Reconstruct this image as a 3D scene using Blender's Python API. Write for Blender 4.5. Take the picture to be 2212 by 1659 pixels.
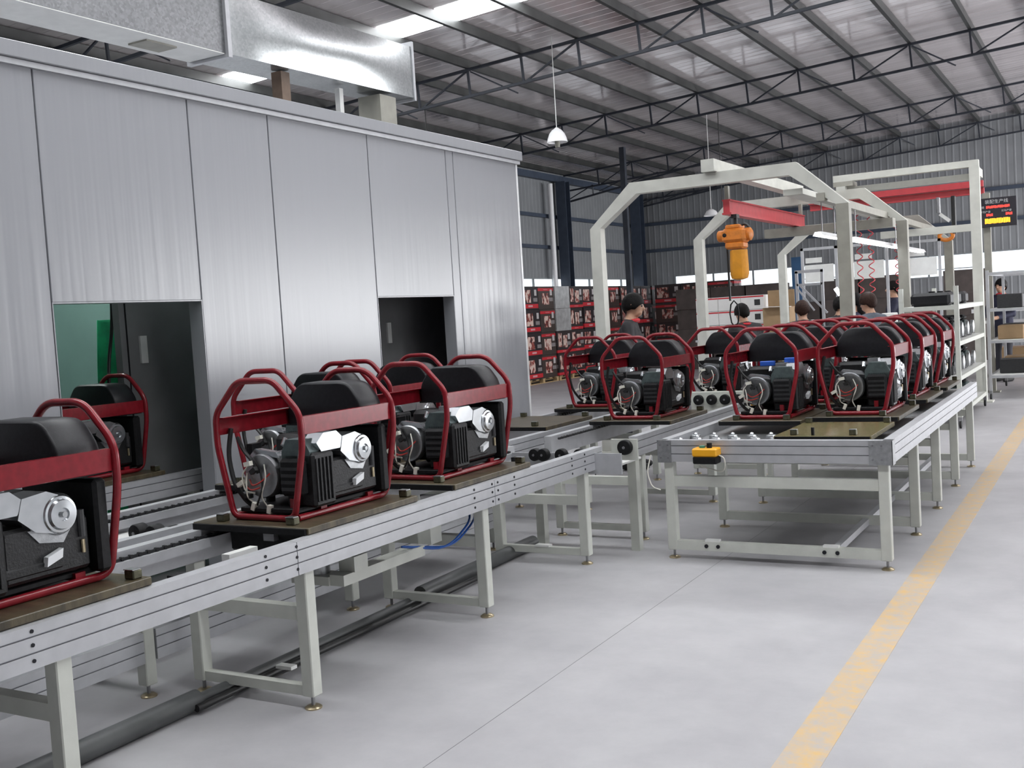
import bpy, math, random
from math import sin, cos, pi, radians
from mathutils import Vector, Matrix

for o in list(bpy.data.objects):
    bpy.data.objects.remove(o, do_unlink=True)
scene = bpy.context.scene
COL = scene.collection
rnd = random.Random(7)

# ------------------------------------------------------------------ camera
YAW, PIT, ROL, FPX, CAMH = radians(29.67), radians(-3.369), radians(-3.509), 2316.0, 1.55
fw = Vector((-sin(YAW) * cos(PIT), cos(YAW) * cos(PIT), sin(PIT)))
r0 = Vector((cos(YAW), sin(YAW), 0))
u0 = r0.cross(fw)
rt = r0 * cos(ROL) + u0 * sin(ROL)
up = -r0 * sin(ROL) + u0 * cos(ROL)
cam_d = bpy.data.cameras.new('camera')
cam = bpy.data.objects.new('camera', cam_d)
COL.objects.link(cam)
cam.matrix_world = Matrix(((rt.x, up.x, -fw.x, 0), (rt.y, up.y, -fw.y, 0), (rt.z, up.z, -fw.z, CAMH), (0, 0, 0, 1)))
cam_d.sensor_width = 36.0
cam_d.lens = FPX * 36.0 / 2212.0
cam_d.clip_end = 200
scene.camera = cam

# ------------------------------------------------------------------ world: overcast daylight
w = bpy.data.worlds.new('sky')
scene.world = w
w.use_nodes = True
wb = w.node_tree.nodes['Background']
wb.inputs[0].default_value = (0.93, 0.96, 1.0, 1)
wb.inputs[1].default_value = 2.2

# daylight entering through the loading-door opening in the side wall to the right of the camera
def area(name, loc, target, sx, sy, power, col):
    l = bpy.data.lights.new(name, 'AREA')
    l.shape = 'RECTANGLE'; l.size = sx; l.size_y = sy; l.energy = power; l.color = col
    o = bpy.data.objects.new(name, l); COL.objects.link(o)
    o.location = loc
    o.rotation_euler = (Vector(target) - Vector(loc)).to_track_quat('-Z', 'Y').to_euler()
    return o
area('door_daylight', (8.8, 4.0, 2.4), (0.0, 4.0, 1.0), 7.0, 4.0, 40, (1.0, 0.98, 0.96))
area('window_daylight', (8.8, 24.5, 2.2), (0.0, 24.5, 4.4), 17.0, 3.0, 4300, (0.97, 0.98, 1.0))  # added fill lamp before the windowless right wall, brightens far hall and roof
SKY_EMIT = 21.0
vs = scene.view_settings
vs.view_transform = 'Standard'; vs.look = 'None'; vs.gamma = 1.0
try: vs.use_curve_mapping = False
except Exception: pass
vs.exposure = -0.38

# ------------------------------------------------------------------ materials
MATS = {}
def mat(name, col, rough=0.5, metal=0.0, var=0.0, vscale=8.0, bump=0.0, bscale=40.0, emit=None, estr=0.0, spec=0.5, coat=0.0, coord='Object', stretch=(1, 1, 1), col2=None, rvar=0.0):
    if name in MATS: return MATS[name]
    m = bpy.data.materials.new(name); m.use_nodes = True
    nt = m.node_tree; b = nt.nodes['Principled BSDF']
    b.inputs['Base Color'].default_value = (*col, 1)
    b.inputs['Roughness'].default_value = rough
    b.inputs['Metallic'].default_value = metal
    b.inputs['Specular IOR Level'].default_value = spec
    b.inputs['Coat Weight'].default_value = coat
    if emit:
        b.inputs['Emission Color'].default_value = (*emit, 1); b.inputs['Emission Strength'].default_value = estr
    if var or bump or rvar:
        tc = nt.nodes.new('ShaderNodeTexCoord'); mp = nt.nodes.new('ShaderNodeMapping')
        nt.links.new(tc.outputs[coord], mp.inputs[0]); mp.inputs['Scale'].default_value = stretch
    if var or rvar:
        n = nt.nodes.new('ShaderNodeTexNoise'); n.inputs['Scale'].default_value = vscale; n.inputs['Detail'].default_value = 5
        nt.links.new(mp.outputs[0], n.inputs['Vector'])
    if var:
        r = nt.nodes.new('ShaderNodeValToRGB')
        c2 = col2 or tuple(min(1, c * (1 + var)) for c in col)
        c1 = tuple(c * (1 - var) for c in col) if not col2 else col
        r.color_ramp.elements[0].position = 0.35; r.color_ramp.elements[1].position = 0.65
        r.color_ramp.elements[0].color = (*c1, 1); r.color_ramp.elements[1].color = (*c2, 1)
        nt.links.new(n.outputs[0], r.inputs[0]); nt.links.new(r.outputs[0], b.inputs['Base Color'])
    if rvar:
        mr = nt.nodes.new('ShaderNodeMapRange'); mr.inputs[3].default_value = max(0.02, rough - rvar); mr.inputs[4].default_value = min(1, rough + rvar)
        nt.links.new(n.outputs[0], mr.inputs[0]); nt.links.new(mr.outputs[0], b.inputs['Roughness'])
    if bump:
        n2 = nt.nodes.new('ShaderNodeTexNoise'); n2.inputs['Scale'].default_value = bscale; n2.inputs['Detail'].default_value = 4
        bp = nt.nodes.new('ShaderNodeBump'); bp.inputs['Strength'].default_value = bump; bp.inputs['Distance'].default_value = 0.01
        nt.links.new(mp.outputs[0], n2.inputs['Vector']); nt.links.new(n2.outputs[0], bp.inputs['Height']); nt.links.new(bp.outputs[0], b.inputs['Normal'])
    MATS[name] = m
    return m

M = {}
M['red'] = mat('red_frame_paint', (0.205, 0.008, 0.015), 0.27, 0, 0.12, 30, coat=0.1, spec=0.4)
M['black'] = mat('black_plastic', (0.008, 0.008, 0.009), 0.55, 0, 0.3, 60, 0.05, 300, spec=0.25)
M['tank'] = mat('black_tank_paint', (0.006, 0.006, 0.008), 0.42, 0, 0.3, 60, 0.06, 260, spec=0.35)
M['dark'] = mat('dark_cast_iron', (0.010, 0.010, 0.011), 0.5, 0.1, 0.4, 40, 0.2, 120)
M['charcoal'] = mat('charcoal_plastic', (0.022, 0.022, 0.024), 0.5, 0, 0.2, 40)
M['silver'] = mat('bright_aluminium', (0.58, 0.60, 0.62), 0.27, 0.95, 0.06, 25)
M['castal'] = mat('cast_aluminium', (0.40, 0.41, 0.42), 0.36, 0.9, 0.12, 40, 0.1, 200)
M['greengrey'] = mat('green_grey_casting', (0.10, 0.13, 0.13), 0.4, 0.5, 0.15, 40)
M['alu'] = mat('anodised_aluminium', (0.47, 0.475, 0.495), 0.42, 0.35, 0.05, 14)
M['groove'] = mat('groove_shadow_rubber', (0.16, 0.16, 0.18), 0.7, 0)  # dark grey for the strips set in the rail slots
M['cream'] = mat('cream_powder_coat', (0.56, 0.57, 0.52), 0.4, 0, 0.05, 10)
M['gantry'] = mat('gantry_cream_paint', (0.55, 0.55, 0.50), 0.5, 0, 0.07, 6)
M['steel'] = mat('dull_steel', (0.30, 0.30, 0.31), 0.4, 0.8, 0.1, 30)
M['brass'] = mat('zinc_yellow_steel', (0.50, 0.42, 0.28), 0.28, 0.9, 0.15, 40)
M['chain'] = mat('chain_black', (0.02, 0.02, 0.022), 0.45, 0.3)
M['ply'] = mat('oily_plywood', (0.038, 0.030, 0.018), 0.35, 0, 0.5, 7, 0.1, 60, stretch=(1, 4, 1), col2=(0.10, 0.08, 0.045))
M['plytop'] = mat('film_faced_plywood', (0.12, 0.12, 0.045), 0.22, 0, 0.4, 6, 0.06, 50, stretch=(1, 5, 1), col2=(0.20, 0.15, 0.08))
M['white'] = mat('white_plate', (0.72, 0.72, 0.70), 0.45, 0, 0.04, 10)
M['clamp'] = mat('dirty_brass_clamp', (0.10, 0.095, 0.06), 0.4, 0.5, 0.3, 40)
M['label'] = mat('white_sticker', (0.75, 0.76, 0.78), 0.5)
M['w_white'] = mat('wire_white', (0.72, 0.70, 0.62), 0.5)
M['w_red'] = mat('wire_red', (0.45, 0.04, 0.03), 0.45)
M['w_black'] = mat('wire_black', (0.012, 0.012, 0.012), 0.45)
M['w_blue'] = mat('hose_blue', (0.02, 0.09, 0.35), 0.35)
M['yellow'] = mat('yellow_plastic', (0.85, 0.40, 0.01), 0.4)
M['green'] = mat('green_button', (0.04, 0.22, 0.17), 0.4)
M['bluepl'] = mat('blue_plastic', (0.02, 0.10, 0.50), 0.4)
M['orange'] = mat('hoist_orange', (0.62, 0.19, 0.02), 0.5, 0, 0.15, 20)
M['bag'] = mat('chain_bag_orange', (0.66, 0.27, 0.01), 0.65, 0, 0.12, 9, 0.2, 40)
M['crane'] = mat('crane_red', (0.50, 0.045, 0.055), 0.4, 0, 0.08, 10)
M['navy'] = mat('navy_steel_paint', (0.045, 0.06, 0.09), 0.5, 0, 0.12, 6)
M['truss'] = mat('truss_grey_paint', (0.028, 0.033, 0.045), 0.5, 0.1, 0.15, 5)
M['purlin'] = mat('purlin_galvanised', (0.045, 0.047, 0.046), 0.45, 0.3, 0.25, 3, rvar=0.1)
M['pvc'] = mat('grey_conduit', (0.075, 0.078, 0.078), 0.45, 0, 0.12, 8)
M['post'] = mat('grey_beige_post', (0.30, 0.29, 0.25), 0.55, 0, 0.08, 8)
M['brown'] = mat('brown_steel_stub', (0.15, 0.10, 0.07), 0.6, 0, 0.2, 10)
M['kraft'] = mat('kraft_carton', (0.36, 0.24, 0.13), 0.7, 0, 0.08, 6)
M['darkcart'] = mat('dark_brown_carton', (0.075, 0.06, 0.055), 0.7, 0, 0.15, 5)
M['wcart'] = mat('white_carton', (0.75, 0.74, 0.72), 0.6, 0, 0.04, 5)
M['wood'] = mat('pallet_wood', (0.42, 0.29, 0.15), 0.7, 0, 0.25, 9, 0.1, 60, stretch=(1, 6, 1))
M['wrap'] = mat('stretch_wrap_film', (0.33, 0.33, 0.33), 0.18, 0, 0.15, 7, 0.3, 20, spec=0.8)
M['boltdk'] = mat('bolt_black', (0.02, 0.02, 0.025), 0.4, 0.6)
M['darkleaf'] = mat('dark_grey_door_leaf', (0.20, 0.20, 0.205), 0.5, 0, 0.08, 4)
M['teal'] = mat('pale_teal_panel', (0.22, 0.34, 0.31), 0.5, 0, 0.05, 3)
M['greencloth'] = mat('green_sheet', (0.03, 0.60, 0.26), 0.5, 0, 0.3, 9, 0.4, 14)
M['lamp'] = mat('white_enamel', (0.85, 0.85, 0.86), 0.3)
M['roomglow'] = mat('room_tube', (1, 1, 1), 0.5, emit=(0.92, 1.0, 0.97), estr=330)
M['lampglow'] = mat('tube_light', (1, 1, 1), 0.5, emit=(0.92, 0.96, 1.0), estr=14)
M['skylight'] = mat('skylight_sheet', (0.9, 0.9, 0.9), 0.5, emit=(0.95, 0.98, 1.0), estr=SKY_EMIT)
M['glass'] = mat('window_glass_frame', (0.25, 0.27, 0.28), 0.5)
M['skin'] = mat('skin', (0.52, 0.30, 0.20), 0.5, 0, 0.06, 20)
M['hair'] = mat('black_hair', (0.006, 0.005, 0.005), 0.55, 0, 0.4, 80, 0.3, 200, spec=0.15)
M['hairbrown'] = mat('brown_hair', (0.03, 0.014, 0.010), 0.55, 0, 0.4, 80, 0.3, 200, spec=0.15)
M['jacket'] = mat('dark_work_jacket', (0.022, 0.021, 0.024), 0.75, 0, 0.15, 14, 0.1, 60)
M['jacketb'] = mat('slate_blue_jacket', (0.07, 0.085, 0.11), 0.75, 0, 0.15, 14, 0.1, 60)
M['jacketn'] = mat('navy_jacket', (0.02, 0.022, 0.05), 0.75, 0, 0.15, 14, 0.1, 60)
M['denim'] = mat('light_blue_sleeve', (0.22, 0.38, 0.60), 0.75, 0, 0.12, 20)
M['collar'] = mat('red_collar', (0.55, 0.02, 0.03), 0.6)
M['trouser'] = mat('dark_trousers', (0.03, 0.03, 0.04), 0.8, 0, 0.1, 12)
M['bluepanel'] = mat('blue_board', (0.03, 0.10, 0.22), 0.5, 0, 0.1, 3)
M['rubber'] = mat('black_rubber', (0.015, 0.015, 0.015), 0.7)
M['eye'] = mat('eye_dark', (0.01, 0.01, 0.01), 0.2)
M['redled'] = mat('led_red', (0.6, 0.02, 0.02), 0.5, emit=(1.0, 0.06, 0.04), estr=2.2)
M['yelled'] = mat('led_yellow', (0.8, 0.3, 0.02), 0.5, emit=(1.0, 0.42, 0.02), estr=2.6)
M['whtled'] = mat('sign_white_print', (0.6, 0.6, 0.6), 0.5)
M['dim'] = mat('sign_black', (0.015, 0.013, 0.02), 0.5)

def node_mat(name):
    m = bpy.data.materials.new(name); m.use_nodes = True
    return m, m.node_tree, m.node_tree.nodes['Principled BSDF']

# galvanised duct sheet
def galv(nm, ro, c1, c2):
    m, nt, b = node_mat(nm)
    b.inputs['Metallic'].default_value = 0.9; b.inputs['Roughness'].default_value = ro
    tc = nt.nodes.new('ShaderNodeTexCoord')
    v = nt.nodes.new('ShaderNodeTexVoronoi'); v.inputs['Scale'].default_value = 60
    nt.links.new(tc.outputs['Object'], v.inputs['Vector'])
    r = nt.nodes.new('ShaderNodeValToRGB'); r.color_ramp.elements[0].color = (*c1, 1); r.color_ramp.elements[1].color = (*c2, 1)
    nt.links.new(v.outputs['Color'], r.inputs[0]); nt.links.new(r.outputs[0], b.inputs['Base Color'])
    n = nt.nodes.new('ShaderNodeTexNoise'); n.inputs['Scale'].default_value = 1.4; n.inputs['Detail'].default_value = 1
    bp = nt.nodes.new('ShaderNodeBump'); bp.inputs['Strength'].default_value = 0.5; bp.inputs['Distance'].default_value = 0.06
    nt.links.new(tc.outputs['Object'], n.inputs['Vector']); nt.links.new(n.outputs[0], bp.inputs['Height']); nt.links.new(bp.outputs[0], b.inputs['Normal'])
    return m
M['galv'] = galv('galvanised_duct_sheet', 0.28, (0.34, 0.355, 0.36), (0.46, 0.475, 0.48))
M['galvdull'] = galv('weathered_duct_sheet', 0.5, (0.19, 0.19, 0.20), (0.29, 0.295, 0.305))  # rougher sheet with a darker base colour for the left duct section

# painted sandwich panel with fine vertical ribs, glossy
def panel_mat():
    m, nt, b = node_mat('grey_sandwich_panel')
    b.inputs['Roughness'].default_value = 0.29; b.inputs['Base Color'].default_value = (0.315, 0.32, 0.340, 1)
    tc = nt.nodes.new('ShaderNodeTexCoord'); sx = nt.nodes.new('ShaderNodeSeparateXYZ')
    nt.links.new(tc.outputs['Object'], sx.inputs[0])
    mp = nt.nodes.new('ShaderNodeMapping'); mp.inputs['Scale'].default_value = (0.0, 1, 0.03)
    nt.links.new(tc.outputs['Object'], mp.inputs[0])
    n = nt.nodes.new('ShaderNodeTexNoise'); n.inputs['Scale'].default_value = 11; n.inputs['Detail'].default_value = 2
    nt.links.new(mp.outputs[0], n.inputs['Vector'])
    bp = nt.nodes.new('ShaderNodeBump'); bp.inputs['Strength'].default_value = 0.55; bp.inputs['Distance'].default_value = 0.006
    nt.links.new(n.outputs[0], bp.inputs['Height']); nt.links.new(bp.outputs[0], b.inputs['Normal'])
    return m
M['panel'] = panel_mat()

# reflective foil insulation under the roof sheets
def foil():
    m, nt, b = node_mat('roof_foil_insulation')
    b.inputs['Metallic'].default_value = 0.55; b.inputs['Roughness'].default_value = 0.16
    tc = nt.nodes.new('ShaderNodeTexCoord'); mp = nt.nodes.new('ShaderNodeMapping'); mp.inputs['Scale'].default_value = (0.12, 1.0, 1)
    nt.links.new(tc.outputs['Object'], mp.inputs[0])
    n = nt.nodes.new('ShaderNodeTexNoise'); n.inputs['Scale'].default_value = 3.0; n.inputs['Detail'].default_value = 4
    nt.links.new(mp.outputs[0], n.inputs['Vector'])
    r = nt.nodes.new('ShaderNodeValToRGB'); r.color_ramp.elements[0].position = 0.3; r.color_ramp.elements[1].position = 0.75
    r.color_ramp.elements[0].color = (0.74, 0.68, 0.69, 1); r.color_ramp.elements[1].color = (0.90, 0.84, 0.85, 1)
    nt.links.new(n.outputs[0], r.inputs[0]); nt.links.new(r.outputs[0], b.inputs['Base Color'])
    bp = nt.nodes.new('ShaderNodeBump'); bp.inputs['Strength'].default_value = 0.12; bp.inputs['Distance'].default_value = 0.05
    nt.links.new(n.outputs[0], bp.inputs['Height']); nt.links.new(bp.outputs[0], b.inputs['Normal'])
    return m
M['foil'] = foil()

# trowelled concrete
def concrete():
    m, nt, b = node_mat('trowelled_concrete')
    tc = nt.nodes.new('ShaderNodeTexCoord')
    n = nt.nodes.new('ShaderNodeTexNoise'); n.inputs['Scale'].default_value = 1.3; n.inputs['Detail'].default_value = 7; n.inputs['Roughness'].default_value = 0.66
    nt.links.new(tc.outputs['Object'], n.inputs['Vector'])
    r = nt.nodes.new('ShaderNodeValToRGB'); r.color_ramp.elements[0].position = 0.3; r.color_ramp.elements[1].position = 0.72
    r.color_ramp.elements[0].color = (0.34, 0.332, 0.345, 1); r.color_ramp.elements[1].color = (0.45, 0.442, 0.452, 1)
    nt.links.new(n.outputs[0], r.inputs[0]); nt.links.new(r.outputs[0], b.inputs['Base Color'])
    n2 = nt.nodes.new('ShaderNodeTexNoise'); n2.inputs['Scale'].default_value = 5; n2.inputs['Detail'].default_value = 3
    nt.links.new(tc.outputs['Object'], n2.inputs['Vector'])
    mr = nt.nodes.new('ShaderNodeMapRange'); mr.inputs[3].default_value = 0.38; mr.inputs[4].default_value = 0.62
    nt.links.new(n2.outputs[0], mr.inputs[0]); nt.links.new(mr.outputs[0], b.inputs['Roughness'])
    return m
M['concrete'] = concrete()

# worn yellow lane paint
def lane():
    m, nt, b = node_mat('worn_yellow_lane_paint')
    b.inputs['Roughness'].default_value = 0.55
    tc = nt.nodes.new('ShaderNodeTexCoord')
    n = nt.nodes.new('ShaderNodeTexNoise'); n.inputs['Scale'].default_value = 14; n.inputs['Detail'].default_value = 7; n.inputs['Roughness'].default_value = 0.7
    nt.links.new(tc.outputs['Object'], n.inputs['Vector'])
    r = nt.nodes.new('ShaderNodeValToRGB')
    e = r.color_ramp.elements
    e[0].position = 0.36; e[0].color = (0.43, 0.395, 0.365, 1); e[1].position = 0.68; e[1].color = (0.62, 0.40, 0.15, 1)
    nt.links.new(n.outputs[0], r.inputs[0]); nt.links.new(r.outputs[0], b.inputs['Base Color'])
    return m
M['lane'] = lane()

# corrugated wall cladding (colour only; the ribs are geometry)
M['clad'] = mat('grey_wall_cladding', (0.24, 0.25, 0.262), 0.45, 0.1, 0.06, 2)

# printed carton: dark box, picture, red band, white shield (UV: one unit per face)
def carton(name, base, redv, pics, seed):
    m, nt, b = node_mat(name)
    b.inputs['Roughness'].default_value = 0.45
    uv = nt.nodes.new('ShaderNodeUVMap'); sep = nt.nodes.new('ShaderNodeSeparateXYZ'); nt.links.new(uv.outputs[0], sep.inputs[0])
    def rng(sock, a, c):
        g = nt.nodes.new('ShaderNodeMath'); g.operation = 'GREATER_THAN'; g.inputs[1].default_value = a; nt.links.new(sock, g.inputs[0])
        l = nt.nodes.new('ShaderNodeMath'); l.operation = 'LESS_THAN'; l.inputs[1].default_value = c; nt.links.new(sock, l.inputs[0])
        x = nt.nodes.new('ShaderNodeMath'); x.operation = 'MULTIPLY'; nt.links.new(g.outputs[0], x.inputs[0]); nt.links.new(l.outputs[0], x.inputs[1])
        return x.outputs[0]
    def mul(a, c):
        x = nt.nodes.new('ShaderNodeMath'); x.operation = 'MULTIPLY'; nt.links.new(a, x.inputs[0]); nt.links.new(c, x.inputs[1]); return x.outputs[0]
    def mix(fac, a, bcol):
        x = nt.nodes.new('ShaderNodeMixRGB'); nt.links.new(fac, x.inputs[0])
        if isinstance(a, tuple): x.inputs[1].default_value = (*a, 1)
        else: nt.links.new(a, x.inputs[1])
        if isinstance(bcol, tuple): x.inputs[2].default_value = (*bcol, 1)
        else: nt.links.new(bcol, x.inputs[2])
        return x.outputs[0]
    u, v = sep.outputs[0], sep.outputs[1]
    mp = nt.nodes.new('ShaderNodeMapping'); mp.inputs['Location'].default_value = (seed, seed * 2, 0); mp.inputs['Scale'].default_value = (4, 1.6, 1)
    oi = nt.nodes.new('ShaderNodeObjectInfo'); va = nt.nodes.new('ShaderNodeVectorMath'); va.operation = 'ADD'
    sc_ = nt.nodes.new('ShaderNodeMath'); sc_.operation = 'MULTIPLY'; sc_.inputs[1].default_value = 37.0; nt.links.new(oi.outputs['Random'], sc_.inputs[0])
    nt.links.new(uv.outputs[0], va.inputs[0]); nt.links.new(sc_.outputs[0], va.inputs[1]); nt.links.new(va.outputs[0], mp.inputs[0])
    n = nt.nodes.new('ShaderNodeTexNoise'); n.inputs['Scale'].default_value = 2.4; n.inputs['Detail'].default_value = 4
    nt.links.new(mp.outputs[0], n.inputs['Vector'])
    r = nt.nodes.new('ShaderNodeValToRGB'); e = r.color_ramp.elements
    e[0].position = 0.38; e[0].color = (0.04, 0.03, 0.03, 1); e[1].position = 0.54; e[1].color = (0.62, 0.48, 0.42, 1)
    k = e.new(0.48); k.color = (0.30, 0.05, 0.035, 1)
    nt.links.new(n.outputs[0], r.inputs[0])
    c = base
    out = mix(mul(rng(u, 0.0, 1.0), rng(v, redv[0], redv[1])), c, (0.50, 0.02, 0.03))
    for (a, d, p, q) in pics:
        out = mix(mul(rng(u, a, d), rng(v, p, q)), out, r.outputs[0])
    out = mix(mul(rng(u, 0.78, 0.92), rng(v, 0.60, 0.86)), out, (0.50, 0.47, 0.47))
    out = mix(mul(rng(u, 0.70, 0.96), rng(v, 0.34, 0.50)), out, (0.22, 0.20, 0.20))
    out = mix(mul(rng(u, 0.36, 0.64), rng(v, redv[0] + 0.05, redv[1] - 0.05)), out, (0.6, 0.30, 0.32))
    nt.links.new(out, b.inputs['Base Color'])
    return m
M['cartA'] = carton('printed_carton_a', (0.022, 0.016, 0.018), (0.06, 0.24), [(0.08, 0.55, 0.30, 0.85)], 1.3)
M['cartB'] = carton('printed_carton_b', (0.03, 0.022, 0.022), (0.02, 0.14), [(0.10, 0.34, 0.28, 0.9), (0.44, 0.74, 0.24, 0.8)], 3.7)
M['cartC'] = carton('printed_carton_c', (0.05, 0.035, 0.03), (0.80, 0.92), [(0.25, 0.7, 0.2, 0.7)], 6.1)
CARTS = [M['cartA'], M['cartB'], M['cartC']]

# ------------------------------------------------------------------ mesh helpers
class MB:
    def __init__(s): s.v = []; s.f = []; s.mi = []; s.uv = None
    def add(s, vs_, fs, mi=0):
        o = len(s.v); s.v += [tuple(v) for v in vs_]
        for f in fs: s.f.append(tuple(i + o for i in f)); s.mi.append(mi)
        return s
    def box(s, x0, x1, y0, y1, z0, z1, mi=0):
        return s.add([(x0, y0, z0), (x1, y0, z0), (x1, y1, z0), (x0, y1, z0), (x0, y0, z1), (x1, y0, z1), (x1, y1, z1), (x0, y1, z1)],
                     [(0, 3, 2, 1), (4, 5, 6, 7), (0, 1, 5, 4), (1, 2, 6, 5), (2, 3, 7, 6), (3, 0, 4, 7)], mi)
    def cbox(s, x0, x1, y0, y1, z0, z1, c, mi=0):
        """box with all edges chamfered by c"""
        pts = []; idx = {}
        X, Y, Z = (x0, x1), (y0, y1), (z0, z1)
        sg = (1, -1)
        for i in (0, 1):
            for j in (0, 1):
                for k in (0, 1):
                    for ax in range(3):
                        p = [X[i], Y[j], Z[k]]
                        for a, q in enumerate((i, j, k)):
                            if a != ax: p[a] += sg[q] * c
                        idx[(i, j, k, ax)] = len(pts); pts.append(p)
        F = []
        g = lambda i, j, k, a: idx[(i, j, k, a)]
        F += [(g(0,0,0,0), g(0,0,1,0), g(0,1,1,0), g(0,1,0,0)), (g(1,0,0,0), g(1,1,0,0), g(1,1,1,0), g(1,0,1,0))]
        F += [(g(0,0,0,1), g(1,0,0,1), g(1,0,1,1), g(0,0,1,1)), (g(0,1,0,1), g(0,1,1,1), g(1,1,1,1), g(1,1,0,1))]
        F += [(g(0,0,0,2), g(0,1,0,2), g(1,1,0,2), g(1,0,0,2)), (g(0,0,1,2), g(1,0,1,2), g(1,1,1,2), g(0,1,1,2))]
        for a in (0, 1):
            for b_ in (0, 1):
                F.append((g(0,a,b_,1), g(1,a,b_,1), g(1,a,b_,2), g(0,a,b_,2)))
                F.append((g(a,0,b_,0), g(a,1,b_,0), g(a,1,b_,2), g(a,0,b_,2)))
                F.append((g(a,b_,0,0), g(a,b_,1,0), g(a,b_,1,1), g(a,b_,0,1)))
                for k in (0, 1): F.append((g(a,b_,k,0), g(a,b_,k,1), g(a,b_,k,2)))
        return s.add(pts, F, mi)
    def tube(s, pts, r, n=8, closed=False, mi=0, caps=True):
        P = [Vector(p) for p in pts]; m = len(P)
        R = r if isinstance(r, (list, tuple)) else [r] * m
        T = []
        for i in range(m):
            a = P[(i - 1) % m] if (closed or i > 0) else P[i]
            b = P[(i + 1) % m] if (closed or i < m - 1) else P[i]
            t = (b - a); T.append(t.normalized() if t.length > 1e-9 else Vector((0, 0, 1)))
        ref = Vector((0, 0, 1)) if abs(T[0].z) < 0.9 else Vector((1, 0, 0))
        nrm = (ref - T[0] * ref.dot(T[0])).normalized()
        vs_ = []
        for i in range(m):
            nrm = (nrm - T[i] * nrm.dot(T[i]))
            nrm = nrm.normalized() if nrm.length > 1e-6 else T[i].orthogonal().normalized()
            bn = T[i].cross(nrm)
            for k in range(n):
                a = 2 * pi * k / n
                vs_.append(P[i] + (nrm * cos(a) + bn * sin(a)) * R[i])
        fs = []
        for i in range(m if closed else m - 1):
            j = (i + 1) % m
            for k in range(n):
                fs.append((i * n + k, i * n + (k + 1) % n, j * n + (k + 1) % n, j * n + k))
        if caps and not closed:
            fs.append(tuple(range(n))[::-1]); fs.append(tuple((m - 1) * n + k for k in range(n)))
        return s.add(vs_, fs, mi)
    def cyl(s, p0, p1, r, n=14, r2=None, mi=0):
        return s.tube([p0, p1], [r, r if r2 is None else r2], n, mi=mi)
    def bar(s, p0, p1, w, h, mi=0, upv=(0, 0, 1)):
        """rectangular bar from p0 to p1, w across, h along upv"""
        a, b = Vector(p0), Vector(p1); t = (b - a).normalized(); u = Vector(upv)
        u = (u - t * u.dot(t))
        u = u.normalized() if u.length > 1e-6 else t.orthogonal().normalized()
        x = t.cross(u)
        vs_ = []
        for q in (a, b):
            for (i, j) in ((-1, -1), (1, -1), (1, 1), (-1, 1)): vs_.append(q + x * (i * w / 2) + u * (j * h / 2))
        return s.add(vs_, [(0, 3, 2, 1), (4, 5, 6, 7), (0, 1, 5, 4), (1, 2, 6, 5), (2, 3, 7, 6), (3, 0, 4, 7)], mi)
    def lathe(s, prof, c=(0, 0, 0), axis='z', n=24, mi=0):
        vs_ = []; fs = []; m = len(prof)
        for (r, h) in prof:
            for k in range(n):
                a = 2 * pi * k / n; x, y = r * cos(a), r * sin(a)
                p = (x, y, h) if axis == 'z' else ((h, x, y) if axis == 'x' else (y, h, x))
                vs_.append((p[0] + c[0], p[1] + c[1], p[2] + c[2]))
        for i in range(m - 1):
            for k in range(n):
                fs.append((i * n + k, i * n + (k + 1) % n, (i + 1) * n + (k + 1) % n, (i + 1) * n + k))
        if prof[0][0] > 1e-5: fs.append(tuple(range(n))[::-1])
        if prof[-1][0] > 1e-5: fs.append(tuple((m - 1) * n + k for k in range(n)))
        return s.add(vs_, fs, mi)
    def prism(s, poly, a0, a1, axis='y', mi=0):
        """extrude polygon: axis y -> poly is (x,z); axis x -> (y,z); axis z -> (x,y)"""
        n = len(poly); vs_ = []
        for a in (a0, a1):
            for (p, q) in poly: vs_.append((p, a, q) if axis == 'y' else ((a, p, q) if axis == 'x' else (p, q, a)))
        fs = [tuple(range(n))[::-1], tuple(range(n, 2 * n))]
        for k in range(n): fs.append((k, (k + 1) % n, n + (k + 1) % n, n + k))
        return s.add(vs_, fs, mi)
    def sphere(s, c, r, n=12, mi=0):
        rr = r if isinstance(r, (tuple, list)) else (r, r, r)
        vs_ = [(c[0], c[1], c[2] - rr[2])]; m = n // 2
        for i in range(1, m):
            t = pi * i / m - pi / 2
            for k in range(n): vs_.append((c[0] + rr[0] * cos(t) * cos(2 * pi * k / n), c[1] + rr[1] * cos(t) * sin(2 * pi * k / n), c[2] + rr[2] * sin(t)))
        vs_.append((c[0], c[1], c[2] + rr[2])); L = len(vs_) - 1
        fs = [(0, 1 + (k + 1) % n, 1 + k) for k in range(n)]
        for i in range(m - 2):
            for k in range(n): fs.append((1 + i * n + k, 1 + i * n + (k + 1) % n, 1 + (i + 1) * n + (k + 1) % n, 1 + (i + 1) * n + k))
        b = 1 + (m - 2) * n
        fs += [(b + k, b + (k + 1) % n, L) for k in range(n)]
        return s.add(vs_, fs, mi)
    def mesh(s, name, mats, smooth=False):
        me = bpy.data.meshes.new(name)
        me.from_pydata(s.v, [], s.f)
        for m_ in (mats if isinstance(mats, (list, tuple)) else [mats]): me.materials.append(m_)
        if max(s.mi, default=0) > 0:
            for p, i in zip(me.polygons, s.mi): p.material_index = i
        import bmesh as _bm
        bm = _bm.new(); bm.from_mesh(me); _bm.ops.recalc_face_normals(bm, faces=bm.faces); bm.to_mesh(me); bm.free()
        if smooth:
            for p in me.polygons: p.use_smooth = True
            try: me.set_sharp_from_angle(angle=radians(38))
            except Exception: pass
        return me
    def build(s, name, mats, parent=None, smooth=False, loc=None):
        return link(name, s.mesh(name, mats, smooth), parent, loc)

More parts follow.
